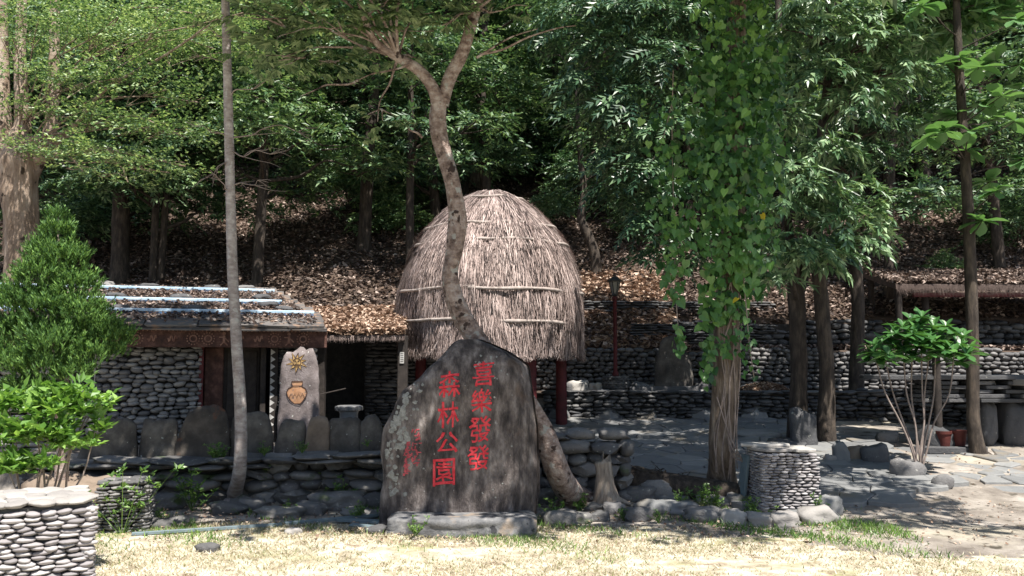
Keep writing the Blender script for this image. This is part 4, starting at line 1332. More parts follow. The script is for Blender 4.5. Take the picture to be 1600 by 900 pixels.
# mural slab leaning on the corner
mur = upright('mural_slab', 'tall pale slab painted with a yellow sun and an orange pot at the house corner', 434, 501, 541, 700, 11.55, 'mural', 31, 0.1, thick=0.1, lean=0, prof=[(-1, .82), (-.8, .93), (-.5, .96), (-.3, .94), (-.05, 1), (.3, .97), (.6, .99), (.85, .9), (1, .8)])
mb = [c for c in mur.children][0]
vs = [Vector(v.co) + org(mur) for v in mb.data.vertices]; mbvh = BVHTree.FromPolygons(vs, [list(p.vertices) for p in mb.data.polygons])


def on_mur(px_, py_, off=0.004):
    p = P(px_, py_, 11.5)
    h = mbvh.ray_cast(Vector((p.x, 10, p.z)), Vector((0, 1, 0)))
    return (h[0] - Vector((0, off, 0))) if h[0] else p


def mural_poly(name, pts, off, m):
    """fan-filled patch following the slab's face"""
    cx_ = sum(p[0] for p in pts) / len(pts); cy_ = sum(p[1] for p in pts) / len(pts)
    vv = [on_mur(cx_, cy_, off)]; ff = []
    K = len(pts)
    for ring in (0.34, 0.67, 1.0):
        for (a, b_) in pts: vv.append(on_mur(cx_ + (a - cx_) * ring, cy_ + (b_ - cy_) * ring, off))
    for k in range(K):
        k2 = (k + 1) % K
        ff.append((0, 1 + k2, 1 + k))
        for r0 in (1, 1 + K):
            ff.append((r0 + k, r0 + k2, r0 + K + k2)); ff.append((r0 + k, r0 + K + k2, r0 + K + k))
    npart(name, np.array([list(v) for v in vv]), np.array(ff), m, mur)


def mural_line(geos, pts, w_px, off=0.011):
    vv = []; ff = []
    for i, (a, b_) in enumerate(pts):
        i0, i1 = max(0, i - 1), min(len(pts) - 1, i + 1)
        dx, dy = pts[i1][0] - pts[i0][0], pts[i1][1] - pts[i0][1]; l = math.hypot(dx, dy) or 1
        for s in (-1, 1): vv.append(on_mur(a + dy / l * w_px / 2 * s, b_ - dx / l * w_px / 2 * s, off))
    for i in range(len(pts) - 1): ff.append((2 * i, 2 * i + 1, 2 * i + 3, 2 * i + 2))
    geos.append((np.array([list(v) for v in vv]), np.array(ff)))


sx, sy = 464, 566
star = []
for k in range(20):
    a = 2 * math.pi * k / 20 - math.pi / 2; r = (17.5 if (k // 2) % 2 else 15) if k % 2 == 0 else 7.5
    a += 0.12 if k % 2 == 0 else 0
    star.append((sx + math.cos(a) * r, sy + math.sin(a) * r))
mural_poly('sun_rays', star, 0.005, M['sunpaint'])
L_ = []
mural_line(L_, star + [star[0]], 1.2)
mural_line(L_, [(sx + 6.2 * math.cos(t), sy + 6.2 * math.sin(t)) for t in np.linspace(0, 6.283, 17)], 1.2)
mural_line(L_, [(sx - 4, sy - 2), (sx - 1.2, sy - 2)], 1.5); mural_line(L_, [(sx + 1.2, sy - 2), (sx + 4, sy - 2)], 1.5)
mural_line(L_, [(sx - 3, sy + 3), (sx, sy + 4.2), (sx + 3, sy + 3)], 1.3); mural_line(L_, [(sx, sy - 1), (sx, sy + 1.5)], 1.1)
pot = [(456, 596), (473, 596), (473, 600), (471, 603), (477, 607), (480, 613), (478, 620), (473, 627), (469, 631), (460, 631), (455, 627), (450, 620), (448, 613), (451, 607), (458, 603), (456, 600)]
mural_poly('painted_pot', pot, 0.005, M['potpaint'])
mural_line(L_, pot + [pot[0]], 1.5); mural_line(L_, [(457, 603), (472, 603)], 1.3)
mural_line(L_, [(452, 622), (455, 615), (458, 621), (461, 615), (464, 621), (467, 615), (470, 621), (473, 615), (476, 621)], 1.0)
npart('painted_outline', *join(L_), M['lines'], mur)

# ================================================================== OPEN SHED between house and hut
shed = thing('open_shed', 'dark open lean-to with leaf-covered roof between the stone house and the hut', 'shed', (-2.2, 13.2, 0.5))
fr = P(488, 524, 12.25); fr2 = P(632, 524, 12.6); bk = P(470, 487, 14.6); bk2 = P(640, 484, 14.6)
MB().prism([fr, fr2, bk2, bk], (0, 0, -0.07)).build('roof', M['thatchbase'], shed)
n = 9000
a_ = rng.random(n); b_ = rng.random(n)
pts = (np.outer((1 - a_) * (1 - b_), fr) + np.outer(a_ * (1 - b_), fr2) + np.outer(a_ * b_, bk2) + np.outer((1 - a_) * b_, bk))
strewn('roof_leaves', pts[:, 0], pts[:, 1] - .03, lambda x_, y_: pts[:, 2] + 0.01, 0.075, 'litter_dry', parent=shed, tilt=.5, lift=.04)
n = 500
a_ = rng.random(n); pts2 = np.outer(1 - a_, fr) + np.outer(a_, fr2)
tv = np.array([[0, -.012, 0], [0, .012, 0], [1, 0, 0]]); tf = np.array([[0, 1, 2]])
dd = np.stack([.3 * rng.normal(size=n), -.3 + .2 * rng.normal(size=n), -np.ones(n)], 1)
npart('eave_fringe', *cloud([(tv, tf)], pts2, dd, np.tile([0, -1.0, .1], (n, 1)) + .2 * rng.normal(size=(n, 3)), rng.uniform(.04, .13, n)), M['thatch'], shed, kind='stuff')
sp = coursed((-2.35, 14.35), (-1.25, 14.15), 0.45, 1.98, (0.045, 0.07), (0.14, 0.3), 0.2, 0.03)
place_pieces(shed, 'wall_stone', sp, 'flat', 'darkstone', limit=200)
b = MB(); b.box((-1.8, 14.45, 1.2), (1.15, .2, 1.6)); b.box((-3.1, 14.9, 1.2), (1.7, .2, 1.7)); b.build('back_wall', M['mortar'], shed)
for (px_, Y_) in ((629, 12.75), (500, 12.5)):
    p = P(px_, 600, Y_)
    MB().box((p.x, Y_, 1.2), (0.14, 0.14, 1.45), None, 0.004).build('post', M['darkwood'], shed, bevel=.008)
for (px_, py_) in ((628, 559),):
    p = P(px_, py_, 12.67)
    T = thing('small_notice', 'small white notice on the dark post left of the hut', 'notice', p - Vector((0, 0, .08)))
    MB().box(p, (0.06, 0.01, 0.16)).build('board', M['white'], T)
    b = MB()
    for k in range(5): b.box((p.x, p.y - .0065, p.z + .06 - .028 * k), (0.042, 0.002, 0.008))
    b.build('print', M['lampmetal'], T)
# grey jar
p = P(545, 655, 11.4); zg = H(p.x, 11.4)
jr = thing('grey_jar', 'grey wide-mouthed stone jar in front of the dark shed', 'jar', (p.x, 11.4, zg))
b = MB(); b.lathe((p.x, 11.4, zg), [(0.10, 0), (0.16, .03), (0.165, .10), (0.20, .14), (0.205, .20), (0.19, .25), (0.135, .29), (0.115, .34), (0.115, .40), (0.125, .43)], 22)
b.build('body', M['jar'], jr, smooth=True)
b = MB(); b.lathe((p.x, 11.4, zg), [(0.12, .425), (0.165, .445), (0.17, .485), (0.15, .50), (0.12, .495), (0.11, .46)], 22); b.build('rim', M['jar'], jr, smooth=True)
b = MB()
for k in range(8):
    a = 2 * math.pi * k / 8; b.cyl((p.x + .165 * math.cos(a), 11.4 + .165 * math.sin(a), zg + .465), (p.x + .176 * math.cos(a), 11.4 + .176 * math.sin(a), zg + .465), .03, n=8)
b.build('rim_ornament', M['darkstone'], jr)
bucket = P(590, 648, 11.6)
# leaning stick
b = MB(); b.cyl(P(492, 618, 11.6), P(540, 607, 12.2), .008, n=6); props(b.build('bamboo_stick', M['darkwood'], None), 'thin stick lying slanted in the dark shed beside the mural', 'stick')

# ================================================================== THE THATCHED HUT
HX, HY = -0.33, 14.2
hut = thing('thatched_hut', 'round raised granary with beehive thatch roof in the centre', 'hut', (HX, HY, H(HX, HY)))
prof = [(1.66, 1.37), (1.75, 1.38), (2.2, 1.41), (2.73, 1.39), (3.1, 1.30), (3.39, 1.17), (3.6, 1.05), (3.8, .88), (4.0, .68), (4.16, .45), (4.27, .22), (4.31, 0.02)]
pz = np.array([a for a, _ in prof]); pr = np.array([b_ for _, b_ in prof])


def hr(z): return np.interp(z, pz, pr)


b = MB(); b.lathe((HX, HY, 0), [(r - .09 if r > .1 else r, z - .03) for z, r in prof], 40)
b.f = b.f[:-2] + [b.f[-1]]
b.build('thatch_core', M['thatchbase'], hut, smooth=True)


def thatch_tier(z_top, z_bot, n, flare=0.03, len_=(0.25, 0.5), out=0.0, frizz=0.12):
    th = rng.uniform(0, 2 * math.pi, n)
    th += 0.06 * np.sin(th * 23) + 0.04 * np.sin(th * 47)
    zs = z_bot + (z_top - z_bot) * rng.random(n) ** 0.8
    ln = rng.uniform(*len_, n)
    # hang: bottom point along the profile
    ze = np.maximum(zs - ln, z_bot - rng.random(n) * 0.09 - .05 * (1 + np.sin(th * 9) * np.sin(th * 5)))
    bulge = out + 0.018 * np.sin(th * 11 + zs * 3) + .03 * np.sin(th * 5 + 1.7 * zs) + .02 * np.sin(th * 3 + 2 - zs * 4)
    layer = rng.random(n) * 0.05
    rs = hr(zs) + bulge + layer - .03; re = hr(np.maximum(ze, 1.66)) + bulge + layer + flare * (0.4 + rng.random(n)) + 0.0
    zm = (zs + ze) / 2 ; rm = (rs + re) / 2 + .012
    dth = rng.normal(size=n) * frizz * ln / 1.4 / 3
    w2 = rng.uniform(.0025, .0065, n)
    def ring(r, z, t, ww):
        a = np.stack([HX + r * np.cos(t) - ww * np.sin(t), HY + r * np.sin(t) + ww * np.cos(t), z], 1)
        c = np.stack([HX + r * np.cos(t) + ww * np.sin(t), HY + r * np.sin(t) - ww * np.cos(t), z], 1)
        return a, c
    a0, c0 = ring(rs, zs, th, w2); a1, c1 = ring(rm, zm, th + dth * .4, w2); a2, c2 = ring(re, ze, th + dth, w2 * .4)
    V_ = np.stack([a0, c0, a1, c1, a2, c2], 1).reshape(-1, 3) + np.repeat(rng.normal(size=(n, 3)) * .008, 6, 0)
    base = np.array([[0, 1, 3, 2], [2, 3, 5, 4]])
    Fq = (base[None] + (np.arange(n) * 6)[:, None, None]).reshape(-1, 4)
    npart('thatch_layer', V_, Fq, M['thatch'], hut, kind='stuff')


thatch_tier(2.25, 1.70, 20000, .03, (.2, .5), .04, .5)
thatch_tier(2.72, 2.08, 20000, .03, (.2, .5), .03, .4)
thatch_tier(3.52, 2.5, 32000, .02, (.2, .5), .015, .35)
thatch_tier(3.86, 3.32, 14000, .035, (.12, .35), .02, .6)
thatch_tier(4.30, 3.66, 15000, .03, (.12, .35), .0, .8)
# poles bound round the roof: bent in the photo's gentle arcs
def ring_pole(z, r_add, a0, a1, rad=.018, dz=0.0, wob=.01):
    pts = []
    n = 26
    for i in range(n + 1):
        t = a0 + (a1 - a0) * i / n
        zz = z + wob * math.sin(t * 7 + z) + dz * (i / n)
        r = float(hr(zz)) + r_add
        pts.append((HX + r * math.cos(t), HY + r * math.sin(t), zz, rad * (1 + .15 * math.sin(t * 13))))
    pts = [(a_, b_, c_, d_ * 1.25) for a_, b_, c_, d_ in pts]
    npart('binding_pole', *tube_geo(pts, 7, 1), M['pole'], hut, True)


for (z, ra, a0, a1, rad, dz) in ((2.15, .085, R(183), R(238), .015, 0.03), (2.17, .09, R(236), R(322), .02, -.05), (2.62, .075, R(185), R(262), .017, .02), (2.62, .075, R(258), R(350), .02, -.02),
                                 (3.36, .055, R(190), R(268), .016, .02), (3.37, .06, R(262), R(352), .019, 0.0), (3.62, .06, R(185), R(260), .016, .03), (3.64, .05, R(255), R(350), .018, 0.02),
                                 (4.13, .045, R(180), R(360), .016, 0.0), (2.16, .085, R(0), R(180), .018, 0), (2.62, .075, R(0), R(183), .018, 0), (3.38, .06, R(0), R(188), .018, 0)):
    ring_pole(z, ra, a0, a1, rad, dz)
for i in range(6):
    a = R(-57 + 60 * i); x_, y_ = HX + 1.12 * math.cos(a), HY + 1.12 * math.sin(a)
    b = MB(); b.cyl((x_, y_, H(x_, y_) - .05), (x_, y_, 1.85), 0.095, .085, 12); b.build('post', M['redwood'], hut, smooth=True)
b = MB()
for k in range(12):
    a, a2 = 2 * math.pi * k / 12, 2 * math.pi * (k + 1) / 12
    b.cyl((HX + 1.3 * math.cos(a), HY + 1.3 * math.sin(a), 1.66), (HX + 1.3 * math.cos(a2), HY + 1.3 * math.sin(a2), 1.66), .04, n=6)
b.build('ring_beam', M['darkwood'], hut)
b = MB(); b.lathe((HX, HY, 0), [(1.2, 1.6), (1.2, 1.66)], 24); b.build('floor', M['darkwood'], hut)

# ================================================================== LAMP POST, STANDING STONE
lx, ly = P(962, 610, 15.65).x, 15.65; lz = H(lx, ly)
lamp = thing('lamp_post', 'dark red garden lamp post with a lantern on a round slate base', 'lamp post', (lx, ly, lz))
bs = MB().cyl((lx, ly, lz - .02), (lx, ly, lz + .27), .2, .18, 18).build('base_core', M['mortar'], lamp)
sp = []
for j in range(8):
    for k in range(15):
        a = 2 * math.pi * (k + .5 * (j % 2)) / 15; rr = .205 + .03 * (j % 2 == 0) * .3
        sp.append(Matrix.Translation((lx + rr * math.cos(a), ly + rr * math.sin(a), lz + .02 + .035 * j)) @ Matrix.Rotation(a + math.pi / 2, 4, 'Z') @ Matrix.Diagonal((.05, .03, .02, 1)))
place_pieces(lamp, 'base_slate', sp, 'flat', 'darkstone')
MB().lathe((lx, ly, 0), [(.06, lz + .27), (.055, lz + .34), (.036, lz + .38), (.034, 2.62), (.05, 2.64), (.05, 2.68), (.03, 2.70)], 12).build('pole', M['redwood'], lamp, smooth=True)
hd = MB(); hd.lathe((lx, ly, 0), [(.03, 2.69), (.06, 2.72), (.045, 2.745)], 12)
for k in range(6):
    a = 2 * math.pi * k / 6; hd.cyl((lx + .05 * math.cos(a), ly + .05 * math.sin(a), 2.74), (lx + .10 * math.cos(a), ly + .10 * math.sin(a), 2.96), .008, n=5)
hd.lathe((lx, ly, 0), [(.13, 2.955), (.135, 2.975), (.07, 3.02), (.02, 3.05), (.02, 3.08)], 6)
hd = hd.build('lantern', M['lampmetal'], lamp)
for k in range(6):
    a, a2 = 2 * math.pi * k / 6, 2 * math.pi * (k + 1) / 6
    q = [Vector((lx + r * math.cos(t), ly + r * math.sin(t), z)) for r, t, z in ((.047, a, 2.745), (.047, a2, 2.745), (.095, a2, 2.95), (.095, a, 2.95))]
    MB().prism(q, (-.004 * math.cos((a + a2) / 2), -.004 * math.sin((a + a2) / 2), 0)).build('pane', M['frost'], hd)

mz = H(2.86, 15.7)
mo = upright('standing_stone', 'dark mossy standing stone on a slate base beside the lamp post', 1023, 1082, 524, 608, 15.75, 'slab', 51, 0.6, thick=.26, lean=2, prof=[(-1, .62), (-.8, .72), (-.6, .95), (-.2, 1), (.25, .98), (.45, .74), (.85, .68), (1, .5)])
b = MB(); b.box((2.62, 15.62, mz + .05), (1.15, .5, .13), None, .015)
props(b.build('stone_block', M['darkstone'], None, bevel=.01), 'long dark slate block under the standing stone', 'stone block')
for i, (px_, py_, s, lab) in enumerate(((905, 598, .34, 'largest pale rock on the terrace left of the lamp base'), (935, 588, .26, 'small pale lit rock against the wall left of the lamp'),
                                        (890, 592, .3, 'grey rock at the left end of the terrace by the hut'), (1012, 590, .22, 'pale rock between lamp base and standing stone'),
                                        (1000, 612, .3, 'dark flat rock in front of the lamp base'), (1098, 600, .26, 'flat grey rock right of the standing stone'))):
    p = P(px_, py_, 15.7)
    rock('terrace_rock', lab, 'rock', (p.x, 15.75, H(p.x, 15.75) + s * .22), (s * 1.2, s, s * .75), 'block', 'palestone' if 'pale' in lab else 'darkstone')
# pile of leaves on the terrace
n = 2200
t = rng.random(n) ** .5; a = rng.uniform(0, 6.28, n); cx = P(1195, 600, 15.7).x
x = cx + .5 * t * np.cos(a); y = 15.75 + .35 * t * np.sin(a); zz = Hnp(x, y) + .16 * (1 - t ** 2)
o = strewn('leaf_pile', x, y, lambda a_, b_: zz, 0.075, 'litter_dry', label='heap of rust-brown leaves on the low terrace right of the vine tree', cat='leaf pile', lift=.01)

# ================================================================== RIGHT: SHELTER, TABLE, POTS
sh = thing('thatched_shelter', 'low shelter with leaf-covered thatched roof on the slope at far right', 'shelter', (8.9, 17.3, 1.8))
f0 = P(1400, 452, 16.9); f1 = Vector((11.4, 16.9, f0.z - .02)); b0 = Vector((f0.x + .15, 18.9, f0.z + .42)); b1 = Vector((11.4, 18.9, f0.z + .40))
MB().prism([f0, f1, b1, b0], (0, 0, .10)).build('roof', M['thatchbase'], sh)
n = 9000
a_ = rng.random(n); b_ = rng.random(n)
pts3 = (np.outer((1 - a_) * (1 - b_), f0) + np.outer(a_ * (1 - b_), f1) + np.outer(a_ * b_, b1) + np.outer((1 - a_) * b_, b0))
strewn('roof_leaves', pts3[:, 0], pts3[:, 1], lambda x_, y_: pts3[:, 2] + .11, 0.10, 'litter', parent=sh, tilt=.5, lift=.04)
n = 2500
a_ = rng.random(n); pts4 = np.outer(1 - a_, f0) + np.outer(a_, f1); pts4[:, 2] += rng.uniform(0, .1, n); pts4[:, 1] -= .03
dd = np.stack([.2 * rng.normal(size=n), -.25 + .2 * rng.normal(size=n), -np.ones(n)], 1)
npart('eave_fringe', *cloud([(tv, tf)], pts4, dd, np.tile([0, -1.0, .1], (n, 1)) + .2 * rng.normal(size=(n, 3)), rng.uniform(.06, .2, n)), M['thatchbase'], sh, kind='stuff')
MB().box((9.5, 17.0, f0.z - .10), (3.6, .09, .08)).build('beam', M['redwood'], sh, bevel=.006)
for x_, y_ in ((P(1405, 480, 17.0).x, 17.02), (P(1446, 480, 17.2).x, 17.2), (10.9, 17.0), (7.6, 18.7), (10.9, 18.7)):
    zb = H(x_, y_)
    MB().cyl((x_, y_, zb - .05), (x_, y_, f0.z + .02 + max(0, y_ - 17.1) * .2), .065, n=10).build('post', M['darkwood'], sh, smooth=True)

tb = thing('slate_table', 'dark stacked slate platform with boulder legs at the right edge', 'stone table', (7.1, 12.9, .35))
def slabpoly(c, lx_, ly_, th, seed, rz=0):
    r = random.Random(seed); pts_ = []
    for k in range(11):
        t = 2 * math.pi * k / 11; rr = r.uniform(.9, 1.06) / max(abs(math.cos(t)), abs(math.sin(t))) ** .75
        x_ = math.cos(t) * lx_ / 2 * rr; y_ = math.sin(t) * ly_ / 2 * rr
        pts_.append(Vector((c[0] + x_ * math.cos(rz) - y_ * math.sin(rz), c[1] + x_ * math.sin(rz) + y_ * math.cos(rz), c[2])))
    return MB().prism(pts_, (0, 0, th))
slabpoly((6.35, 12.95, 1.30), 2.6, .9, .06, 1).build('top_slab', M['darkstone'], tb, bevel=.008)
slabpoly((7.45, 12.75, 1.22), 0.7, .8, .09, 2).build('top_slab', M['palestone'], tb, bevel=.008, label='pale sunlit slab at the right end')
k = 0
for lay in range(5):
    x_ = 5.75 + .02 * lay
    while x_ < 7.9:
        l = random.uniform(.5, .9)
        slabpoly((x_ + l / 2, 12.95 + random.uniform(-.03, .03), 0.98 + lay * .062), l * .96, .75, .052, 30 + k).build('slate', M['darkstone'], tb, bevel=.006)
        x_ += l; k += 1
for (px_, wd) in ((1538, .2), (1582, .34)):
    p = P(px_, 660, 12.95); zb = H(p.x, 12.95)
    V_, F_ = stone_geo('block', int(px_), 3); V_ = V_ * np.array([wd / 2 * 1.1, .22, (1.0 - zb) / 2 + .03]) + np.array([p.x, 12.95, (zb + 1.0) / 2 - .02])
    npart('leg', V_, F_, M['darkstone'], tb, True)
for i, px_ in enumerate((1474, 1498)):
    p = P(px_, 670, 12.4); zb = H(p.x, 12.4)
    zb += .07
    T = thing('flower_pot', ['left one of two dark terracotta pots under the slate table', 'right one of two dark terracotta pots beside the right tree trunk'][i], 'pot', (p.x, 12.4, zb), 'terracotta pots by the slate wall')
    MB().lathe((p.x, 12.4, zb), [(.075, 0), (.098, .17), (.108, .17), (.11, .21), (.095, .21), (.09, .17)], 18).build('pot_body', M['terracotta'], T, smooth=True)
    MB().cyl((p.x, 12.4, zb + .15), (p.x, 12.4, zb + .175), .088, n=14).build('soil', M['soil'], T)
MB_ = slabpoly((6.05, 12.4, H(6.05, 12.4) - .02), 1.0, .45, .09, 8).build('slate_step', M['darkstone'], None, bevel=.01)
props(MB_, 'low dark slate step carrying the two terracotta pots', 'stone step')
p = P(1455, 640, 12.75)
b = MB(); b.cyl((p.x, 12.55, H(p.x, 12.55) - .05), (p.x, 12.55, 1.95), .055, n=10)
props(b.build('wooden_post', M['darkwood'], None, smooth=True), 'dark wooden post rising behind the leafy shrub', 'post')

# ================================================================== ROCKS, LOG, STUMP, PLANKS IN THE FOREGROUND
rk = [(640, 835, 0, 0, ''),]
def gr(px_, py_, w_, h_, lab, m='wallstone', shape='block', group=None, d=None, name='rock'):
    """a rock whose foot is seen at (px,py), w x h pixels"""
    g0 = ground_at(px_, py_); s = g0.y / F_PX
    W_, H_ = w_ * s, h_ * s
    return rock(name, lab, 'rock', (g0.x, g0.y + (d or W_ * .35), g0.z + H_ * .36), (W_, (d or W_ * .7), H_ * 1.25), shape, m, rz=random.uniform(-12, 12), group=group)


gr(875, 824, 52, 22, 'grey rock nearest the right corner of the stone plinth', 'wallstone')
gr(905, 820, 40, 16, 'small grey rock second from the plinth at the foot of the leaning trunk', 'wallstone')
gr(938, 816, 30, 14, 'small bluish rock in the weeds right of the leaning trunk', 'wallstone')
gr(960, 806, 34, 18, 'pale rock at the lawn edge right of the leaning trunk', 'river')
gr(1000, 816, 44, 20, 'larger pale rock in the lawn edge below the fallen log', 'river')
gr(1022, 806, 60, 20, 'flat grey rock just below the fallen log', 'paving', 'flat')
gr(1066, 806, 60, 20, 'broad flat grey rock between fallen log and vine tree', 'paving', 'flat')
gr(1032, 782, 60, 30, 'pale boulder leaning on the fallen log', 'river')
gr(1000, 786, 50, 22, 'dark rock right of the tree stump', 'wallstone')
gr(975, 782, 44, 16, 'flat dark rock at the foot of the tree stump', 'wallstone', 'flat')
gr(930, 780, 34, 20, 'tan rock between leaning trunk and tree stump', 'river')
gr(1105, 818, 60, 22, 'flat pale rock at the lawn edge below the vine tree', 'river', 'flat')
gr(1150, 822, 44, 22, 'whitish rock at the lawn edge left of the right pier', 'palestone')
gr(1192, 824, 40, 20, 'whitish rock at the front foot of the right pier', 'palestone')
gr(1230, 826, 46, 22, 'second whitish rock at the front foot of the right pier', 'palestone')
gr(1282, 822, 56, 26, 'large whitish rock at the right corner of the right pier', 'palestone')
gr(1300, 808, 40, 30, 'grey upright rock behind the right corner of the right pier', 'paving')
gr(1160, 794, 40, 18, 'low dark rock between vine tree and right pier', 'wallstone')
gr(1425, 752, 52, 34, 'rounded grey boulder at the foot of the leafy shrub', 'river', 'round')
gr(1480, 706, 64, 40, 'large dark round boulder behind the leafy shrub', 'darkstone', 'round')
gr(1392, 694, 34, 20, 'rounded grey boulder on slate steps behind the shrub', 'river', 'round')
gr(1478, 766, 30, 22, 'small grey boulder right of the shrub foot', 'river', 'round')
gr(1350, 724, 40, 24, 'brown flat-sided rock at the rear patio edge', 'slab_tan')
gr(1318, 728, 24, 34, 'small upright pale stone at the rear patio edge', 'paving')
gr(1300, 728, 20, 16, 'small pale rock left of the upright patio stone', 'palestone')
gr(1372, 728, 40, 30, 'dark rock heap end at the rear patio edge', 'darkstone')
gr(1260, 702, 40, 60, 'dark upright boulder between the two dark trunks', 'darkstone')
gr(1190, 690, 70, 16, 'flat pale rock at the patio rear left of the dark trunks', 'paving', 'flat')
gr(1170, 700, 50, 12, 'low flat stone behind the vine tree at the patio rear', 'paving', 'flat')
gr(1235, 704, 60, 16, 'flat dark stone at the foot of the forked dark trunk', 'darkstone', 'flat')
gr(455, 840, 26, 12, 'pale pinkish stone lying on the lawn left of centre', 'palestone')
gr(585, 838, 30, 14, 'small grey stone on the lawn left of the plinth', 'river')
gr(640, 840, 36, 14, 'small mauve stone on the lawn by the plinth corner', 'river')
gr(320, 868, 34, 16, 'small grey-pink stone sunk in the lawn at left', 'river')
# rubble apron below the terrace wall
ap = [(250, 800, 60, 26), (300, 786, 56, 34), (410, 790, 60, 30), (455, 782, 90, 46), (520, 800, 90, 26), (578, 796, 46, 22), (350, 806, 60, 18), (430, 812, 70, 16), (560, 812, 60, 14),
      (390, 800, 40, 18), (480, 806, 50, 18), (240, 830, 50, 16), (270, 824, 40, 14)]
for i, (a, b_, c_, d_) in enumerate(ap):
    gr(a, b_, c_, d_, 'low dark rubble rock, %s from the left below the terrace wall' % ordinal(sorted([q[0] for q in ap]).index(a)), 'wallstone', random.choice(['block', 'round']), 'rubble rocks below the terrace wall')
ap = [(855, 790, 40, 22), (880, 760, 40, 26), (925, 758, 40, 20), (905, 745, 30, 20), (985, 760, 40, 26), (1012, 768, 40, 24), (1040, 770, 34, 20), (1085, 780, 50, 18), (960, 770, 34, 20), (940, 800, 50, 12), (1120, 792, 50, 14)]
for i, (a, b_, c_, d_) in enumerate(ap):
    gr(a, b_, c_, d_, 'small rubble rock, %s from the left between leaning trunk and vine tree' % ordinal(sorted([q[0] for q in ap]).index(a)), random.choice(['wallstone', 'river']), 'block', 'rubble rocks right of the inscribed rock')

# fallen log
b0, b1 = ground_at(985, 742), ground_at(1125, 790)
pts = []
for i in range(7):
    t = i / 6
    p = Vector((1.35 + 1.1 * t, 10.1 - .45 * t, H(1.35 + 1.1 * t, 10.1 - .45 * t) + .14 - .07 * t))
    pts.append((p.x, p.y, p.z, .16 - .05 * t))
T = thing('fallen_log', 'dark mossy fallen log between the dry wall end and the vine tree', 'log', Vector(pts[0][:3]) - Vector((0, 0, .1)))
V_, F_ = tube_geo([(pts[0][0] - .02, pts[0][1], pts[0][2], .002)] + pts + [(pts[-1][0] + .02, pts[-1][1], pts[-1][2], .002)], 14, 5, .25)
npart('log', V_, F_, M['bark_dark'], T, True)
# rootlets
g = []
for i in range(26):
    s = np.array(pts[1][:3]) + rng.normal(size=3) * np.array([.18, .04, .03]) + np.array([0.05, -.08, .12])
    g.append(tube_geo(limb_to(s, s + np.array([rng.normal() * .14, -.05 + rng.normal() * .06, rng.normal() * .07 - .03]), .006, .002), 4, 2))
npart('rootlets', *join(g), M['bark_dark'], T)
# pale stump
g0 = Vector((P(945, 700, 9.42).x, 9.42, 0.08))
T = thing('tree_stump', 'pale splintered tree stump in front of the dry wall end', 'stump', g0)
pts = [(g0.x + .02, g0.y, g0.z - .05, .17), (g0.x, g0.y, g0.z + .14, .115), (g0.x - .01, g0.y, g0.z + .3, .088), (g0.x - .02, g0.y, g0.z + .38, .084), (g0.x - .03, g0.y, g0.z + .44, .078), (g0.x - .03, g0.y, g0.z + .445, .002)]
V_, F_ = tube_geo(pts, 14, 4, .3)
tz = V_[:, 2].max()
V_[:, 2] += np.where(V_[:, 2] > tz - .05, .07 * np.sin(np.arctan2(V_[:, 1] - g0.y, V_[:, 0] - g0.x) * 3 + 1) + .05 * rng.normal(size=len(V_)) * .6, 0)
npart('stump_wood', V_, F_, M['stumpwood'], T, True)
# spreading root
npart('root', *tube_geo([(g0.x, g0.y, g0.z + .06, .05), (g0.x + .12, g0.y - .03, g0.z + .05, .04), (g0.x + .26, g0.y - .02, g0.z + .0, .02)], 8, 3, .2), M['stumpwood'], T, True)

# planks on the grass
def plank(pa, pb, w_, th, lab, name='plank'):
    a, b_ = ground_at(*pa), ground_at(*pb)
    d = b_ - a; c = (a + b_) / 2
    m = Matrix.Rotation(math.atan2(d.y, d.x), 3, 'Z') @ Matrix.Rotation(-math.atan2(d.z, math.hypot(d.x, d.y)), 3, 'Y')
    o = MB().box(c + Vector((0, 0, .035)), (d.length, w_, th), m, .004).build(name, M['blueboard'], None, bevel=.003)
    props(o, lab, 'plank')


plank((205, 842), (440, 826), .035, .03, 'long thin grey edging strip in the grass, left length')
plank((445, 825), (590, 812), .04, .03, 'thin pale edging strip in the grass, right length near the rock')
plank((530, 818), (600, 822), .12, .03, 'short wide weathered plank left of the plinth')
plank((548, 826), (606, 832), .08, .02, 'narrow weathered plank on the grass at the plinth corner')

# weeds: little leafy plants at the foot of things
def weed(px_, py_, h_px, lab, Y=None, n=9, m='weed', tpl='bush', group='small weeds growing by the stones'):
    g0 = ground_at(px_, py_) if Y is None else Vector((P(px_, py_, Y).x, Y, P(px_, py_, Y).z))
    hgt = h_px / F_PX * g0.y
    T = thing('weed', lab, 'weed', g0, group)
    g = []; pos = []
    for k in range(n):
        e_ = np.array(g0) + np.array([rng.normal() * hgt * .4, rng.normal() * hgt * .3, hgt * rng.uniform(.4, 1.1)])
        g.append(tube_geo([(*g0, .003), (*((np.array(g0) + e_) / 2 + rng.normal(size=3) * .01), .003), (*e_, .0015)], 4, 2))
        for q in range(3): pos.append(np.array(g0) + (e_ - np.array(g0)) * (.45 + .27 * q))
    pos = np.array(pos); nn = len(pos)
    npart('stem', *join(g), M[m], T)
    d = np.stack([rng.normal(size=nn), rng.normal(size=nn), .5 + .3 * rng.normal(size=nn)], 1)
    npart('leaves', *cloud(TP[tpl], pos, d, np.tile([0, -.3, 1.0], (nn, 1)) + .3 * rng.normal(size=(nn, 3)), np.full(nn, min(.9, hgt * 2.6)) * rng.uniform(.4, .8, nn)), M[m], T)
    return T


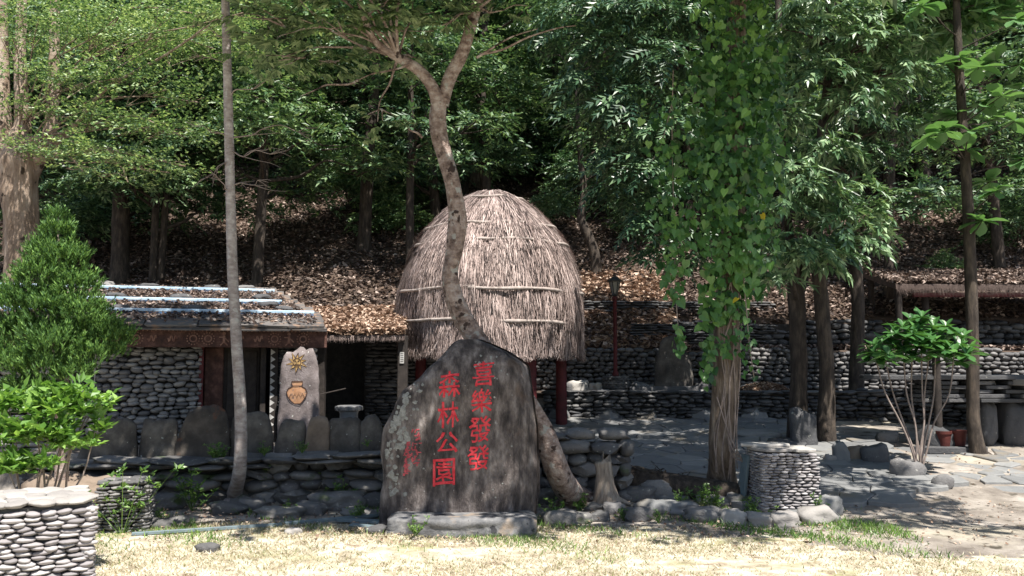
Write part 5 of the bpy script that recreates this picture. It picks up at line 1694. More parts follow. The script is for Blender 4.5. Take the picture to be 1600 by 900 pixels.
for (a, b_, h_, lab, Y_) in ((300, 800, 60, 'tall weed with drooping leaves at the terrace wall left of the slender trunk', None), (190, 838, 95, 'bushy green weed climbing the small pebble pier', 8.0),
                             (350, 718, 22, 'small seedling on the wall in front of the rust-stained slab', 9.7), (333, 720, 24, 'broad-leaved seedling on the wall below the tallest slab', 9.68),
                             (413, 712, 20, 'seedling on the wall right of the slender trunk', 9.7), (472, 708, 18, 'seedling on the wall between two small slabs', 9.7), (574, 698, 10, 'tiny seedling on the wall by the inscribed rock', 9.7),
                             (415, 780, 30, 'weed among the rubble right of the slender trunk', None), (540, 790, 40, 'dark weed at the wall foot left of the inscribed rock', None), (488, 770, 20, 'yellowish weed at the terrace wall foot', None),
                             (555, 815, 24, 'weed in the grass left of the inscribed rock', None), (648, 838, 26, 'weed in front of the plinth left corner', 7.85), (865, 815, 30, 'weed at the right side of the plinth', None), (905, 800, 26, 'weed at the foot of the leaning trunk', None),
                             (1120, 800, 34, 'bright green weed below the vine tree', None), (1060, 800, 26, 'thin weed by the flat rocks below the log', None), (1100, 795, 30, 'yellow-green weed left of the vine tree foot', None),
                             (1176, 812, 30, 'bright weed at the left front corner of the right pier', 8.95), (1284, 806, 26, 'bright weed at the right front corner of the right pier', 9.0), (975, 815, 20, 'weed at the lawn edge below the stump', None),
                             (1030, 818, 18, 'low weed in the lawn edge below the fallen log', None), (240, 812, 30, 'weed right of the small pebble pier', None), (450, 808, 24, 'grassy weed on the rubble near the planks', None)):
    weed(a, b_, h_, lab, Y_)

# ================================================================== TREES NEAR THE CAMERA
def PT(px_, py_, Y, r): p = P(px_, py_, Y); return (p.x, p.y, p.z, r)


def CL(px_, py_, Y, rpx, fl=None):
    p = P(px_, py_, Y); r = rpx / F_PX * Y
    return (p.x, p.y, p.z, r) if fl is None else (p.x, p.y, p.z, r, fl)


# 1 leaning forked tree behind the rock
gb = ground_at(897, 788)
tr = [(gb.x + .06, gb.y, gb.z - .12, .18), (gb.x, gb.y, gb.z + .03, .15), PT(872, 735, 8.95, 0.110), PT(845, 668, 8.95, 0.102), PT(800, 600, 8.98, 0.098), PT(745, 532, 9.0, 0.097), PT(714, 480, 9.0, 0.091),
      PT(703, 432, 9.0, 0.087), PT(711, 390, 9.0, 0.087), PT(716, 345, 9.0, 0.083), PT(708, 300, 9.0, 0.077), PT(698, 255, 9.0, 0.076), PT(686, 210, 9.0, 0.079), PT(684, 175, 9.0, 0.083), PT(692, 150, 9.0, 0.076)]
T1 = thing('forked_tree', 'crooked mottled tree leaning over the inscribed rock and forking in two', 'tree', gb)
npart('trunk', *tube_geo(tr, 20, 8, .42), M['bark_pink'], T1, True)
npart('limb', *tube_geo([PT(686, 175, 9.0, 0.076), PT(678, 140, 8.95, 0.067), PT(655, 110, 8.9, 0.059), PT(622, 90, 8.8, 0.047), PT(590, 68, 8.7, 0.038), PT(570, 30, 8.5, 0.031), PT(545, -60, 8.0, 0.023), PT(500, -170, 7.4, 0.012)], 12, 5, .2), M['bark_pink'], T1, True)
npart('limb', *tube_geo([PT(690, 165, 9.0, 0.076), PT(704, 120, 8.98, 0.068), PT(722, 85, 8.95, 0.064), PT(736, 40, 8.9, 0.060), PT(748, -10, 8.8, 0.057), PT(765, -110, 8.4, 0.045), PT(800, -240, 7.8, 0.023)], 12, 5, .2), M['bark_pink'], T1, True)
g = []
for a_, l_ in ((-.2, .5), (.6, .42), (2.6, .35), (3.6, .4), (-1.2, .35), (-2.1, .3)):
    x2, y2 = gb.x + .04 + l_ * math.cos(a_), gb.y + l_ * math.sin(a_) * .8
    g.append(tube_geo([(gb.x + .02, gb.y, gb.z + .16, .06), (gb.x + .04 + .35 * l_ * math.cos(a_), gb.y + .3 * l_ * math.sin(a_), gb.z + .05, .06), (x2, y2, H(x2, y2) - .02, .02)], 8, 4, .3))
npart('roots', *join(g), M['bark_pink'], T1, True)
cl1 = [CL(600, 40, 8.7, 55, .5), CL(520, 50, 8.5, 60, .4), CL(470, 30, 8.4, 60, .4), CL(440, 90, 8.6, 50, .4), CL(560, 10, 8.3, 60, .5), CL(650, 15, 8.6, 55, .5), CL(690, 40, 8.8, 40, .5), CL(500, 100, 8.8, 50, .35),
       CL(590, 190, 8.95, 28, .4), CL(650, 90, 9, 30, .5), CL(770, 20, 8.8, 45, .5), CL(400, 30, 8.4, 50, .4)]
ab = [(-1.8, 7.2, 5.3, .75, .5), (-.8, 6.9, 5.6, .8, .5), (.1, 6.8, 5.7, .75, .5), (.9, 7.2, 5.8, .8, .5), (-2.6, 7.9, 5.6, .75, .5), (-.2, 7.9, 6.3, .9, .5), (-1.4, 8.2, 6.2, .8, .5), (.8, 8.4, 6.5, .8, .5), (1.6, 7.6, 6.1, .6, .5)]  # unseen clumps above the view, placed to shade the rock and lawn edge
g = []
for c in cl1 + ab:
    src = np.array(P(622, 90, 8.8)) if c[0] < -.75 else np.array(P(740, 20, 8.9))
    g.append(tube_geo(limb_to(src, c[:3], .018, .005, .08), 6, 3))
    for k in range(3):
        v = rng.normal(size=3); v[2] *= .4
        g.append(tube_geo(limb_to(np.array(c[:3]) * .8 + src * .2, np.array(c[:3]) + v * c[3] * .6, .01, .003, .03, 3), 4, 2))
for (q0, q1) in (((745, 90, 8.9), (840, 45, 8.7)), ((750, 85, 8.9), (900, 40, 8.6)), ((660, 215, 9), (625, 195, 8.9)), ((640, 100, 8.8), (560, 125, 8.8)), ((560, 125, 8.8), (470, 150, 8.8))):
    g.append(tube_geo(limb_to(P(*q0), P(*q1), .016, .005, .04), 5, 3))
npart('branches', *join(g), M['bark_pink'], T1, True)
pos, d, u = crown_pts(cl1, 46, .5, .1); s = rng.uniform(.7, 1.3, len(pos))
pos2, d2, u2 = crown_pts(ab, 75, .5, .1); s2 = rng.uniform(.9, 1.6, len(pos2))
npart('crown', *cloud(TP['lobed'], np.vstack([pos, pos2]), np.vstack([d, d2]), np.vstack([u, u2]), np.concatenate([s, s2])), M['lf_maple'], T1)

# 2 slender straight tree
gb = ground_at(366, 785)
tr = [(gb.x - .04, gb.y, gb.z - .08, .12), (gb.x, gb.y, gb.z + .06, .085), PT(375, 730, 9.3, .068), PT(376, 640, 9.3, .062), PT(370, 540, 9.3, .058), PT(364, 440, 9.3, .056), PT(361, 340, 9.3, .052), PT(358, 220, 9.3, .05), PT(355, 100, 9.3, .046), PT(352, -20, 9.3, .043), PT(350, -200, 9.3, .035), PT(348, -400, 9.3, .02)]
ab = [(-3.0, 8.9, 6.3, .8, .5), (-3.9, 8.2, 6.0, .8, .5), (-2.3, 8.4, 6.6, .7, .5), (-3.2, 9.2, 7.4, .9, .6), (-4.6, 8.6, 6.4, .7, .5), (-3.4, 7.8, 5.9, .6, .5)]
ex = []
T2 = tree('slender_tree', 'slender straight grey tree trunk in front of the stone house', tr, ab, 'bunch', 'lf_forest2', 'bark_smooth', dens=55, lump=.06, seg=12, scale=1.5)
g = []
def twigline(px0, py0, px1, py1, Y, r=.009, sub=6):
    s = np.array(P(px0, py0, Y)); e_ = np.array(P(px1, py1, Y - .25))
    pts_ = limb_to(s, e_, r, .002, .03, 5, .10); g.append(tube_geo(pts_, 5, 3))
    for k in range(sub):
        b_ = np.array(pts_[random.randint(1, 4)][:3]); v = (e_ - s) * random.uniform(.15, .4) + rng.normal(size=3) * np.linalg.norm(e_ - s) * .13
        g.append(tube_geo(limb_to(b_, b_ + v, .005, .0015, .02, 3, .1), 4, 2))


for q in ((362, 215, 485, 205), (362, 235, 455, 245), (360, 215, 290, 190), (360, 150, 440, 120), (358, 60, 290, 40), (358, 52, 430, 70), (362, 290, 420, 285), (360, 250, 310, 285), (358, 100, 300, 85), (360, 300, 330, 270)):
    twigline(*q, 9.3)
npart('bare_twigs', *join(g), M['twig'], T2, True)

# 3 vine-covered tree
gb = ground_at(1128, 768)
tr = [(gb.x - .03, gb.y, gb.z - .1, .26), (gb.x, gb.y, gb.z + .05, .19), PT(1128, 720, 9.9, 0.145), PT(1130, 640, 9.9, 0.143), PT(1134, 560, 9.9, 0.145), PT(1137, 470, 9.9, 0.136), PT(1143, 380, 9.9, 0.123), PT(1148, 250, 9.9, 0.114), PT(1150, 100, 9.9, 0.106), PT(1152, -60, 9.9, 0.097), PT(1155, -300, 9.9, 0.053)]
ab = [(2.6, 9.2, 6.3, .9, .6), (3.6, 9.0, 6.1, .8, .5), (1.8, 8.2, 5.8, .8, .5), (2.8, 7.9, 6.0, .8, .5), (3.8, 8.0, 6.4, .8, .5), (1.2, 8.4, 6.2, .7, .5), (3.4, 8.6, 6.9, .8, .5), (3.2, 10.3, 8.0, 1.0, .5), (3.4, 11.3, 7.9, .7, .5), (4.6, 9.4, 6.7, .8, .5), (3.3, 6.7, 6.0, .45, .5), (2.1, 6.5, 5.9, .4, .5), (5.4, 6.4, 6.2, .6, .5), (2.7, 5.9, 6.4, .35, .5), (3.4, 5.6, 6.6, .4, .5), (1.4, 6.2, 6.1, .3, .5), (5.2, 7.6, 6.3, .6, .5)]  # unseen overhead clumps, added to shade the patio and streak the lawn
T3 = tree('vine_clad_tree', 'stout ridged tree trunk clad in green climbing vine right of centre', tr, ab, 'lance', 'lf_lance', 'bark_ridge', dens=60, lump=.2, seg=20, scale=1.3)
# climbing vine: woody stems + heart leaves
V3 = thing('climbing_vine', 'green heart-leaved vine climbing and hanging from the stout tree', 'vine', (gb.x, gb.y - .2, gb.z))
g = []
C = catmull(tr, 5)
for k in range(6):
    ph = rng.uniform(-2.8, -.3); tw = rng.uniform(-1.3, 1.3); pts_ = []
    z0_, z1_ = gb.z + rng.uniform(.0, .3), rng.uniform(2.5, 5.6)
    for i in range(22):
        z_ = z0_ + (z1_ - z0_) * i / 21
        c_ = np.array([np.interp(z_, C[:, 2], C[:, q]) for q in range(4)]); a = ph + tw * i / 21 + .25 * math.sin(i * .8 + k)
        rr = c_[3] * 1.05 + .008
        pts_.append((c_[0] + rr * math.cos(a), c_[1] + rr * math.sin(a), z_, rng.uniform(.004, .011)))
    g.append(tube_geo(pts_, 6, 2))
for (strand) in ([(1052, 110), (1050, 200), (1052, 300), (1054, 400), (1056, 460), (1060, 520)], [(1160, 420), (1166, 480), (1170, 530), (1178, 590)], [(1050, 160), (1035, 220), (1020, 250)], [(1052, 330), (1062, 370), (1078, 390)]):
    g.append(tube_geo([PT(a, b_, 9.65, .006) for a, b_ in strand], 5, 3))
# loose lianas at the trunk foot
for k in range(3):
    g.append(tube_geo([PT(1120 + 10 * k, 620, 9.68, .008), PT(1140, 680 + 12 * k, 9.62, .008), PT(1162, 725, 9.6, .008), PT(1172 - 9 * k, 765, 9.6, .006)], 5, 4))
npart('vine_stem', *join(g), M['twig'], V3, True)


def heart():
    o = [(0, 0), (.30, -.16), (.50, .05), (.48, .35), (.28, .68), (0, 1.05)]
    L_ = [(x_, y_) for x_, y_ in o[1:-1]]
    V_ = [(0, 0, 0)] + [(y_, x_, .10 * abs(x_)) for x_, y_ in L_] + [(1.05, 0, -.06)] + [(y_, -x_, .10 * abs(x_)) for x_, y_ in L_]
    V_ = np.array(V_)
    Fq = [(0, 5, 1)[::-1]]
    F_ = []
    for i in range(1, 5): F_.append((0, i + 1, i)) if i < 5 else None
    for i in range(6, 9): F_.append((0, i, i + 1))
    F_.append((0, 5, 6))
    # fan on both halves from the midrib base; tip vertex is 5
    F_ = [(0, 2, 1), (0, 3, 2), (0, 4, 3), (0, 5, 4), (0, 6, 7), (0, 7, 8), (0, 8, 9), (0, 9, 5)]
    return V_, np.array(F_)


HV, HF = heart()
hleaf = [np_mesh('leaf', HV, HF, M['lf_vine']), np_mesh('leaf', HV * np.array([1, .85, 1]), HF, M['lf_vine']), np_mesh('leaf', HV, HF, M['lf_yellow'])]
zones = []   # (px range, py range, Y, weight)
lp = []
def zone(x0, x1, y0, y1, n, Y=9.62, sd=.12, sz=.082):
    n = int(n * 1.25)
    for _ in range(n):
        px_ = (x0 + x1) / 2 + (x1 - x0) / 2 * max(-1.25, min(1.25, random.gauss(0, .55))); py_ = random.uniform(y0, y1)
        lp.append((P(px_, py_, Y + random.gauss(0, sd)), sz * random.choice([.5, .7, .85, 1.0, 1.25]) * random.uniform(.85, 1.1)))


zone(1085, 1205, -20, 130, 420, 9.62, .2); zone(1090, 1205, 100, 260, 520, 9.62, .22); zone(1060, 1150, 80, 300, 260, 9.7, .22); zone(1170, 1235, 60, 300, 200, 9.75, .2); zone(1080, 1205, 240, 350, 420, 9.62, .2); zone(1095, 1200, 340, 420, 260, 9.62, .12)
zone(1105, 1170, 400, 560, 90, 9.7, .05, .08); zone(1098, 1135, 410, 500, 70, 9.68, .06, .10); zone(1140, 1190, 400, 460, 60, 9.66, .06, .10); zone(1140, 1165, 450, 520, 22, 9.7, .03, .09)
zone(1096, 1116, 490, 610, 34, 9.7, .04, .10); zone(1010, 1062, 150, 200, 30, 9.6, .1); zone(1010, 1068, 215, 330, 80, 9.6, .12); zone(1028, 1080, 330, 430, 90, 9.6, .12); zone(1040, 1070, 430, 470, 16, 9.55, .04)
zone(1052, 1070, 500, 555, 16, 9.55, .04, .08); zone(1160, 1182, 500, 595, 16, 9.62, .03, .06)
lp.sort(key=lambda q: q[0].y - q[0].z * .0)
order = sorted(range(len(lp)), key=lambda i: lp[i][0].y - (.6 if lp[i][0].z < 3.0 else 0))
def leafM(p, s, down=1.0):
    d = Vector((random.gauss(0, .55), random.gauss(-.35, .45), -down)).normalized()
    u = Vector((random.gauss(0, .8), -1 + random.gauss(0, .3), random.uniform(-.1, 1.5)))
    u = (u - d * u.dot(d)).normalized(); sd_ = u.cross(d)
    m = Matrix((d, sd_, u)).transposed().to_4x4()
    return Matrix.Translation(p) @ m @ Matrix.Scale(s, 4)


for i in order[:288]:
    link('leaf', random.choice(hleaf[:2]), V3, leafM(*lp[i]))
for (a, b_) in ((1152, 466), (1190, 335)):
    link('yellow_leaf', hleaf[2], V3, leafM(P(a, b_, 9.55), .075))
rest = [np.array(leafM(*lp[i])) for i in order[288:]]
A_ = np.array(rest)
VV = (np.einsum('nij,vj->nvi', A_[:, :3, :3], HV) + A_[:, None, :3, 3]).reshape(-1, 3)
FF = (HF[None] + (np.arange(len(rest)) * len(HV))[:, None, None]).reshape(-1, 3)
npart('leaf_mass', VV, FF, M['lf_vine'], V3, kind='stuff')

# 4 dark pinnate tree, crown left of and behind the vine tree
gb = Vector((P(1135, 600, 15.7).x, 15.7, 0)); gb.z = H(gb.x, 15.7)
tr = [(gb.x, gb.y, gb.z - .1, .16), (gb.x, gb.y, 2.0, .14), (gb.x - .05, 15.6, 4.2, .12), (gb.x - .2, 15.5, 6.0, .1), (gb.x - .2, 15.4, 8.4, .07), (gb.x, 15.4, 10, .03)]
cl = [CL(a, b_, y_, r_) for a, b_, y_, r_ in ((900, 20, 15.6, 55), (950, 10, 15.2, 55), (1010, 20, 15, 60), (1080, 30, 15, 60), (890, 60, 15.8, 40), (960, 80, 15.4, 60), (1040, 100, 14.8, 60), (920, 130, 15.6, 45), (1000, 165, 15, 60), (1060, 200, 14.7, 60),
                                             (945, 190, 15.6, 45), (975, 240, 15.4, 45), (1020, 270, 14.9, 55), (1080, 300, 14.7, 60), (985, 310, 15.2, 40), (950, 290, 15.4, 30), (1015, 350, 15, 42), (1075, 370, 14.7, 46), (1030, 395, 15, 30), (1110, 400, 14.8, 34), (1180, 90, 15, 60), (1200, 220, 15, 50))]
ab = [(4.2, 15.2, 8.0, 1.2), (2.9, 16.0, 8.2, 1.1)]
T4 = tree('pinnate_tree', 'dense dark green tree of feathered leaves behind the vine-clad trunk', tr, cl + ab, 'pinnate', 'lf_dark', 'bark_dark', dens=62, lump=.15, droop=.35, attach=.35, scale=1.1)

# 5 three dark trunks at right and their glossy crowns
gb = ground_at(1246, 690); Yq = gb.y
tr = [(gb.x, gb.y, gb.z - .1, .2), (gb.x, gb.y, gb.z + .1, .155), PT(1248, 600, Yq, 0.120), PT(1247, 520, Yq, 0.120), PT(1243, 460, Yq, 0.129), PT(1236, 400, Yq, 0.086), PT(1226, 300, Yq, 0.077), PT(1220, 150, Yq, 0.060), PT(1215, -50, Yq, 0.043), PT(1212, -250, Yq, 0.026)]
ex = [[PT(1243, 470, Yq, 0.095), PT(1258, 420, Yq, 0.077), PT(1275, 330, Yq, 0.060), PT(1290, 200, Yq, 0.043)]]
cl = [CL(a, b_, y_, r_) for a, b_, y_, r_ in ((1215, 320, 12, 36), (1240, 270, 12, 40), (1280, 300, 12, 42), (1230, 380, 12, 36), (1265, 400, 11.9, 40), (1210, 430, 11.9, 26), (1300, 390, 12.2, 36), (1290, 230, 12.3, 38), (1215, 180, 12.3, 40), (1195, 400, 11.7, 24))]
T5 = tree('glossy_leaf_tree', 'dark forked trunk with glossy drooping foliage, nearest right of the vine tree', tr, cl, 'lance', 'lf_lance', 'bark_dark', dens=105, extra=ex, droop=.5, attach=.35, seg=14, lump=.2, group='dark trunks behind the right pier')
gb = ground_at(1290, 694); Yq = gb.y
tr = [(gb.x, gb.y, gb.z - .1, .19), (gb.x, gb.y, gb.z + .1, .145), PT(1292, 600, Yq, 0.107), PT(1288, 520, Yq, 0.103), PT(1280, 440, Yq, 0.103), PT(1276, 340, Yq, 0.086), PT(1285, 200, Yq, 0.069), PT(1300, 50, Yq, 0.052), PT(1310, -200, Yq, 0.026)]
cl = [CL(a, b_, y_, r_) for a, b_, y_, r_ in ((1340, 380, 12.2, 40), (1350, 330, 12.3, 34), (1310, 340, 12, 36), (1330, 290, 12.3, 30), (1370, 350, 12.3, 24), (1290, 120, 12.5, 60), (1350, 70, 12.3, 55), (1400, 110, 12.4, 46), (1340, 150, 12.4, 50), (1260, 50, 12.4, 60), (1380, 30, 12.4, 50), (1415, 60, 12.5, 40), (1290, 10, 12.2, 60))]
ab = [(5.8, 13.2, 6.9, 1.0), (6.8, 13.0, 7.2, .9)]
T6 = tree('glossy_leaf_tree', 'dark single trunk with peeling flank, right of the forked dark trunk', tr, cl + ab, 'lance', 'lf_lance', 'bark_dark', dens=85, droop=.45, attach=.4, seg=14, lump=.2, group='dark trunks behind the right pier')
gb = ground_at(1338, 606); Yq = gb.y
gb = Vector((P(1338, 600, 15.8).x, 15.8, 0)); gb.z = H(gb.x, 15.8); Yq = 15.8
tr = [(gb.x, gb.y, gb.z - .1, .18), (gb.x, gb.y, gb.z + .1, .14), PT(1340, 500, Yq, 0.112), PT(1338, 430, Yq, 0.107), PT(1330, 340, Yq, 0.086), PT(1335, 200, Yq, 0.069), PT(1340, 50, Yq, 0.052), PT(1345, -150, Yq, 0.026)]
cl = [CL(a, b_, y_, r_) for a, b_, y_, r_ in ((1310, 260, 15.5, 40), (1360, 240, 15.6, 40), (1330, 180, 15.5, 48), (1390, 200, 15.6, 36), (1300, 400, 15.4, 26), (1400, 130, 15.6, 44), (1430, 60, 15.6, 50), (1340, 60, 15.6, 60))]
T7 = tree('glossy_leaf_tree', 'dark trunk standing on the terrace, furthest back of the three dark trunks', tr, cl, 'lance', 'lf_dark', 'bark_dark', dens=95, droop=.4, attach=.5, seg=14, lump=.2, group='dark trunks behind the right pier')

# 6 right tree with large rounded leaves
gb = ground_at(1528, 710); Yq = gb.y
tr = [(gb.x + .05, gb.y, gb.z - .08, .17), (gb.x, gb.y, gb.z + .06, .11), PT(1521, 650, Yq, .085), PT(1520, 560, Yq, .082), PT(1518, 470, Yq, .08), PT(1514, 360, Yq, .075), PT(1508, 250, Yq, .07), PT(1500, 130, Yq, .06), PT(1495, 20, Yq, .05), PT(1490, -120, Yq, .035), PT(1490, -260, Yq, .02)]
T8 = tree('large_leaved_tree', 'slim tree at right with clusters of large bright green leaves', tr, [(6.4, 12.9, 6.6, .9, .5), (8.6, 11.3, 7.0, 1.0, .5), (9.4, 10.8, 7.2, 1.0, .5), (7.4, 13.0, 7.0, .9, .5)], 'bunch', 'lf_big', 'bark_dark', dens=45, lump=.1, scale=2.4)  # unseen high clumps; the rightmost are added to shade the back wall
ros = [(1500, 90), (1530, 105), (1478, 100), (1555, 95), (1495, 180), (1535, 160), (1565, 150), (1592, 140), (1455, 190), (1475, 205), (1515, 205), (1545, 190), (1585, 190), (1535, 345), (1545, 285), (1510, 235), (1450, 215), (1595, 100), (1560, 300), (1598, 250), (1440, 10), (1560, 5), (1590, 30)]


def obleaf():
    xs_ = [0, .25, .55, .8, 1.0]; ws = [.02, .13, .24, .20, 0]
    V_ = []
    for x_, w_ in zip(xs_, ws):
        zz = -.12 * x_ * x_
        V_ += [(x_, w_, zz + .06 * w_ / .24), (x_, 0, zz), (x_, -w_, zz + .06 * w_ / .24)]
    F_ = []
    for i in range(4):
        k_ = 3 * i
        for q in (0, 1): F_.append((k_ + q, k_ + q + 1, k_ + q + 4, k_ + q + 3))
    return np.array(V_), np.array(F_)


OV, OF = obleaf()
def rosette_leaf(p, a, el, s, m):
    d = Vector((math.cos(a) * math.cos(el), math.sin(a) * math.cos(el), math.sin(el)))
    u = Vector((random.gauss(0, .12), random.gauss(0, .12), 1)); u = (u - d * u.dot(d)).normalized(); sd_ = u.cross(d)
    return Matrix.Translation(p) @ Matrix((d, sd_, u)).transposed().to_4x4() @ Matrix.Scale(s, 4)


bigleaf = np_mesh('leaf', OV * np.array([1, 1.3, 1]), OF, M['lf_big'], True)
g = []
for (a, b_) in ros:
    c0 = P(a, b_, Yq - .15 + random.gauss(0, .3))
    src = np.array([np.interp(c0.z - .25, [q[2] for q in tr], [q[k] for q in tr]) for k in range(3)])
    g.append(tube_geo(limb_to(src, c0, .014, .006, .02, 3, .05), 5, 3))
    for k in range(random.randint(9, 11)):
        link('leaf', bigleaf, T8, rosette_leaf(c0, random.uniform(0, 6.28), random.uniform(-.7, .6), random.uniform(.18, .34), None))
npart('leaf_twigs', *join(g), M['bark_dark'], T8, True)

# 7 leafy shrub with bare stems
gb = ground_at(1438, 748); Yq = gb.y
S8 = thing('leafy_shrub', 'shrub with bare fanning stems and a flat top of glossy leaf rosettes', 'shrub', gb)
ends = [(1370, 560), (1385, 545), (1400, 535), (1415, 540), (1430, 520), (1440, 505), (1455, 530), (1470, 520), (1480, 540), (1500, 535), (1515, 545), (1425, 495), (1460, 505), (1395, 520), (1365, 545), (1488, 520), (1410, 505), (1445, 545)]
g = []
stem_r = [.011, .013, .012]
for i, (a, b_) in enumerate(((1372, 575), (1385, 570), (1412, 560), (1425, 560), (1440, 555), (1462, 550), (1490, 560), (1450, 570))):
    Yo = Yq + random.uniform(-.15, .2)
    mx = 1438 + (a - 1438) * .45
    g.append(tube_geo([(gb.x + rng.normal() * .03, gb.y + rng.normal() * .03, gb.z - .03, .016), PT(1438 + (a - 1438) * .22, 700, Yo, .012), PT(mx + random.uniform(-5, 5), 660, Yo, .0115), PT(1438 + (a - 1438) * .85 + random.uniform(-4, 4), 615, Yo, .01), PT(a, b_, Yo, .009), PT(a + (a - 1438) * .12, b_ - 35, Yo, .006)], 6, 4, .15))
npart('stems', *join(g), M['twig'], S8, True)
shl = [np_mesh('leaf', OV * np.array([1, 1.0, 1]), OF, M['lf_shrub'], True)]
shm = []
for (a, b_) in ends + [(1378, 528), (1505, 520), (1435, 535), (1470, 548), (1405, 555), (1358, 550), (1425, 515), (1450, 520), (1390, 535), (1485, 555), (1418, 525), (1462, 535), (1440, 490), (1510, 548), (1380, 555), (1478, 505), (1400, 515), (1415, 548), (1432, 512), (1455, 548), (1472, 530), (1492, 545), (1365, 535), (1445, 530), (1425, 552), (1503, 560), (1388, 548)]:
    c0 = P(a, b_ + 6, Yq + random.gauss(0, .22))
    m_ = 12
    for q in range(m_):
        el = random.uniform(-.35, .25) if q < 8 else random.uniform(.5, 1.2)
        shm.append(rosette_leaf(c0, 2 * math.pi * q / 8 + random.uniform(-.3, .3), el, random.uniform(.16, .25) * (1 if q < 8 else .75), None))

random.shuffle(shm)
for m_ in shm[:290]: link('leaf', shl[0], S8, m_)
A_ = np.array([np.array(m_) for m_ in shm[290:]])
npart('leaf_mass', (np.einsum('nij,vj->nvi', A_[:, :3, :3], OV) + A_[:, None, :3, 3]).reshape(-1, 3), (OF[None] + (np.arange(len(A_)) * len(OV))[:, None, None]).reshape(-1, 4), M['lf_shrub'], S8, kind='stuff')

# 8 juniper
gb = Vector((P(98, 700, 8.4).x, 8.4, H(-4.2, 8.4)))
tr = [(gb.x, gb.y, gb.z - .05, .07), PT(100, 650, 8.4, .055), PT(98, 560, 8.4, .045), PT(92, 450, 8.4, .03), PT(90, 340, 8.4, .01)]
ex = [[PT(95, 650, 8.4, .05), PT(60, 600, 8.3, .04), PT(50, 520, 8.3, .02)]]
cl = [CL(a, b_, y_, r_, .95) for a, b_, y_, r_ in ((90, 345, 8.4, 14), (90, 370, 8.4, 24), (78, 405, 8.4, 34), (105, 410, 8.4, 32), (60, 440, 8.3, 38), (115, 455, 8.4, 38), (35, 480, 8.3, 36), (80, 490, 8.3, 46), (130, 500, 8.3, 40), (30, 530, 8.3, 42), (85, 545, 8.2, 48), (150, 525, 8.4, 36),
                                                 (178, 535, 8.4, 26), (140, 560, 8.3, 34), (20, 575, 8.2, 40), (65, 585, 8.2, 42), (115, 590, 8.2, 30), (40, 620, 8.2, 34), (8, 630, 8.2, 26), (5, 480, 8.4, 34), (180, 555, 8.4, 16), (75, 625, 8.2, 26))]
T9 = thing('juniper', 'bushy dark green conifer in front of the left end of the stone house', 'conifer', gb)
npart('trunk', *join([tube_geo(tr, 8, 4, .15), tube_geo(ex[0], 7, 4, .15)]), M['bark_pink'], T9, True)
n_ = []
pos, d, u = crown_pts(cl, 1500, .95, -.5, .6)
d = d * .7 + np.array([0, -.1, .75])
npart('foliage', *cloud(TP['needle'], pos, d, u + rng.normal(size=u.shape) * .8, rng.uniform(.7, 1.3, len(pos))), M['lf_juniper'], T9)

# 9 bright bush in the left foreground
gb = Vector((P(55, 770, 6.3).x, 6.3, 0))
T10 = thing('bright_bush', 'bright green broad-leaved bush rising behind the large corner pier', 'bush', gb)
cl = [CL(a, b_, y_, r_, .8) for a, b_, y_, r_ in ((15, 640, 6.3, 34), (60, 640, 6.3, 36), (100, 645, 6.3, 30), (135, 650, 6.4, 22), (155, 630, 6.4, 16), (20, 690, 6.2, 40), (75, 685, 6.2, 38), (110, 700, 6.3, 26), (15, 740, 6.1, 34), (60, 735, 6.1, 26), (100, 620, 6.4, 22), (148, 675, 6.4, 14))]
g = []
for c in cl:
    g.append(tube_geo(limb_to(np.array(gb) + rng.normal(size=3) * .03 * np.array([1, 1, 0]), c[:3], .014, .004, .05), 5, 3))
npart('stems', *join(g), M['twig'], T10, True)
pos, d, u = crown_pts(cl, 430, .8, .0, .3); d[:, 2] += .3
npart('foliage', *cloud(TP['bush'], pos, d, u, rng.uniform(.55, .95, len(pos))), M['lf_bush'], T10)

# 10 big buttressed tree at far left with feathery crown
Yq = 15.3
bx = P(33, 400, Yq).x; bz = H(bx, Yq)
tr = [(bx, Yq, bz - .1, .4), (bx, Yq, bz + .5, .33), PT(33, 400, Yq, .27), PT(31, 330, Yq, .28), PT(31, 280, Yq, .31), PT(34, 250, Yq, .34), PT(32, 225, Yq, .26), PT(30, 200, Yq, .12)]
ex = [[PT(14, 262, Yq, .2), PT(5, 190, Yq, .14), PT(2, 60, Yq, .12), PT(0, -80, Yq, .08), PT(-10, -260, Yq, .03)],
      [PT(32, 250, Yq, .2), PT(35, 190, Yq, .14), PT(32, 90, Yq, .10), PT(35, 0, Yq, .08), PT(40, -150, Yq, .03)],
      [PT(46, 262, Yq, .2), PT(76, 215, Yq, .12), PT(84, 120, Yq, .10), PT(86, 0, Yq, .08), PT(90, -160, Yq, .03)],
      [PT(50, 255, Yq, .10), PT(110, 205, 14.6, .04), PT(165, 140, 14, .028), PT(260, 85, 13.4, .02), PT(340, 30, 13, .01)],
      [PT(50, 250, Yq, .10), PT(130, 235, 14.4, .035), PT(200, 240, 13.8, .022), PT(290, 260, 13.3, .01)],
      [PT(16, 400, Yq, .13), PT(14, 320, Yq, .10), PT(8, 262, Yq, .10), PT(0, 235, Yq, .1)]]
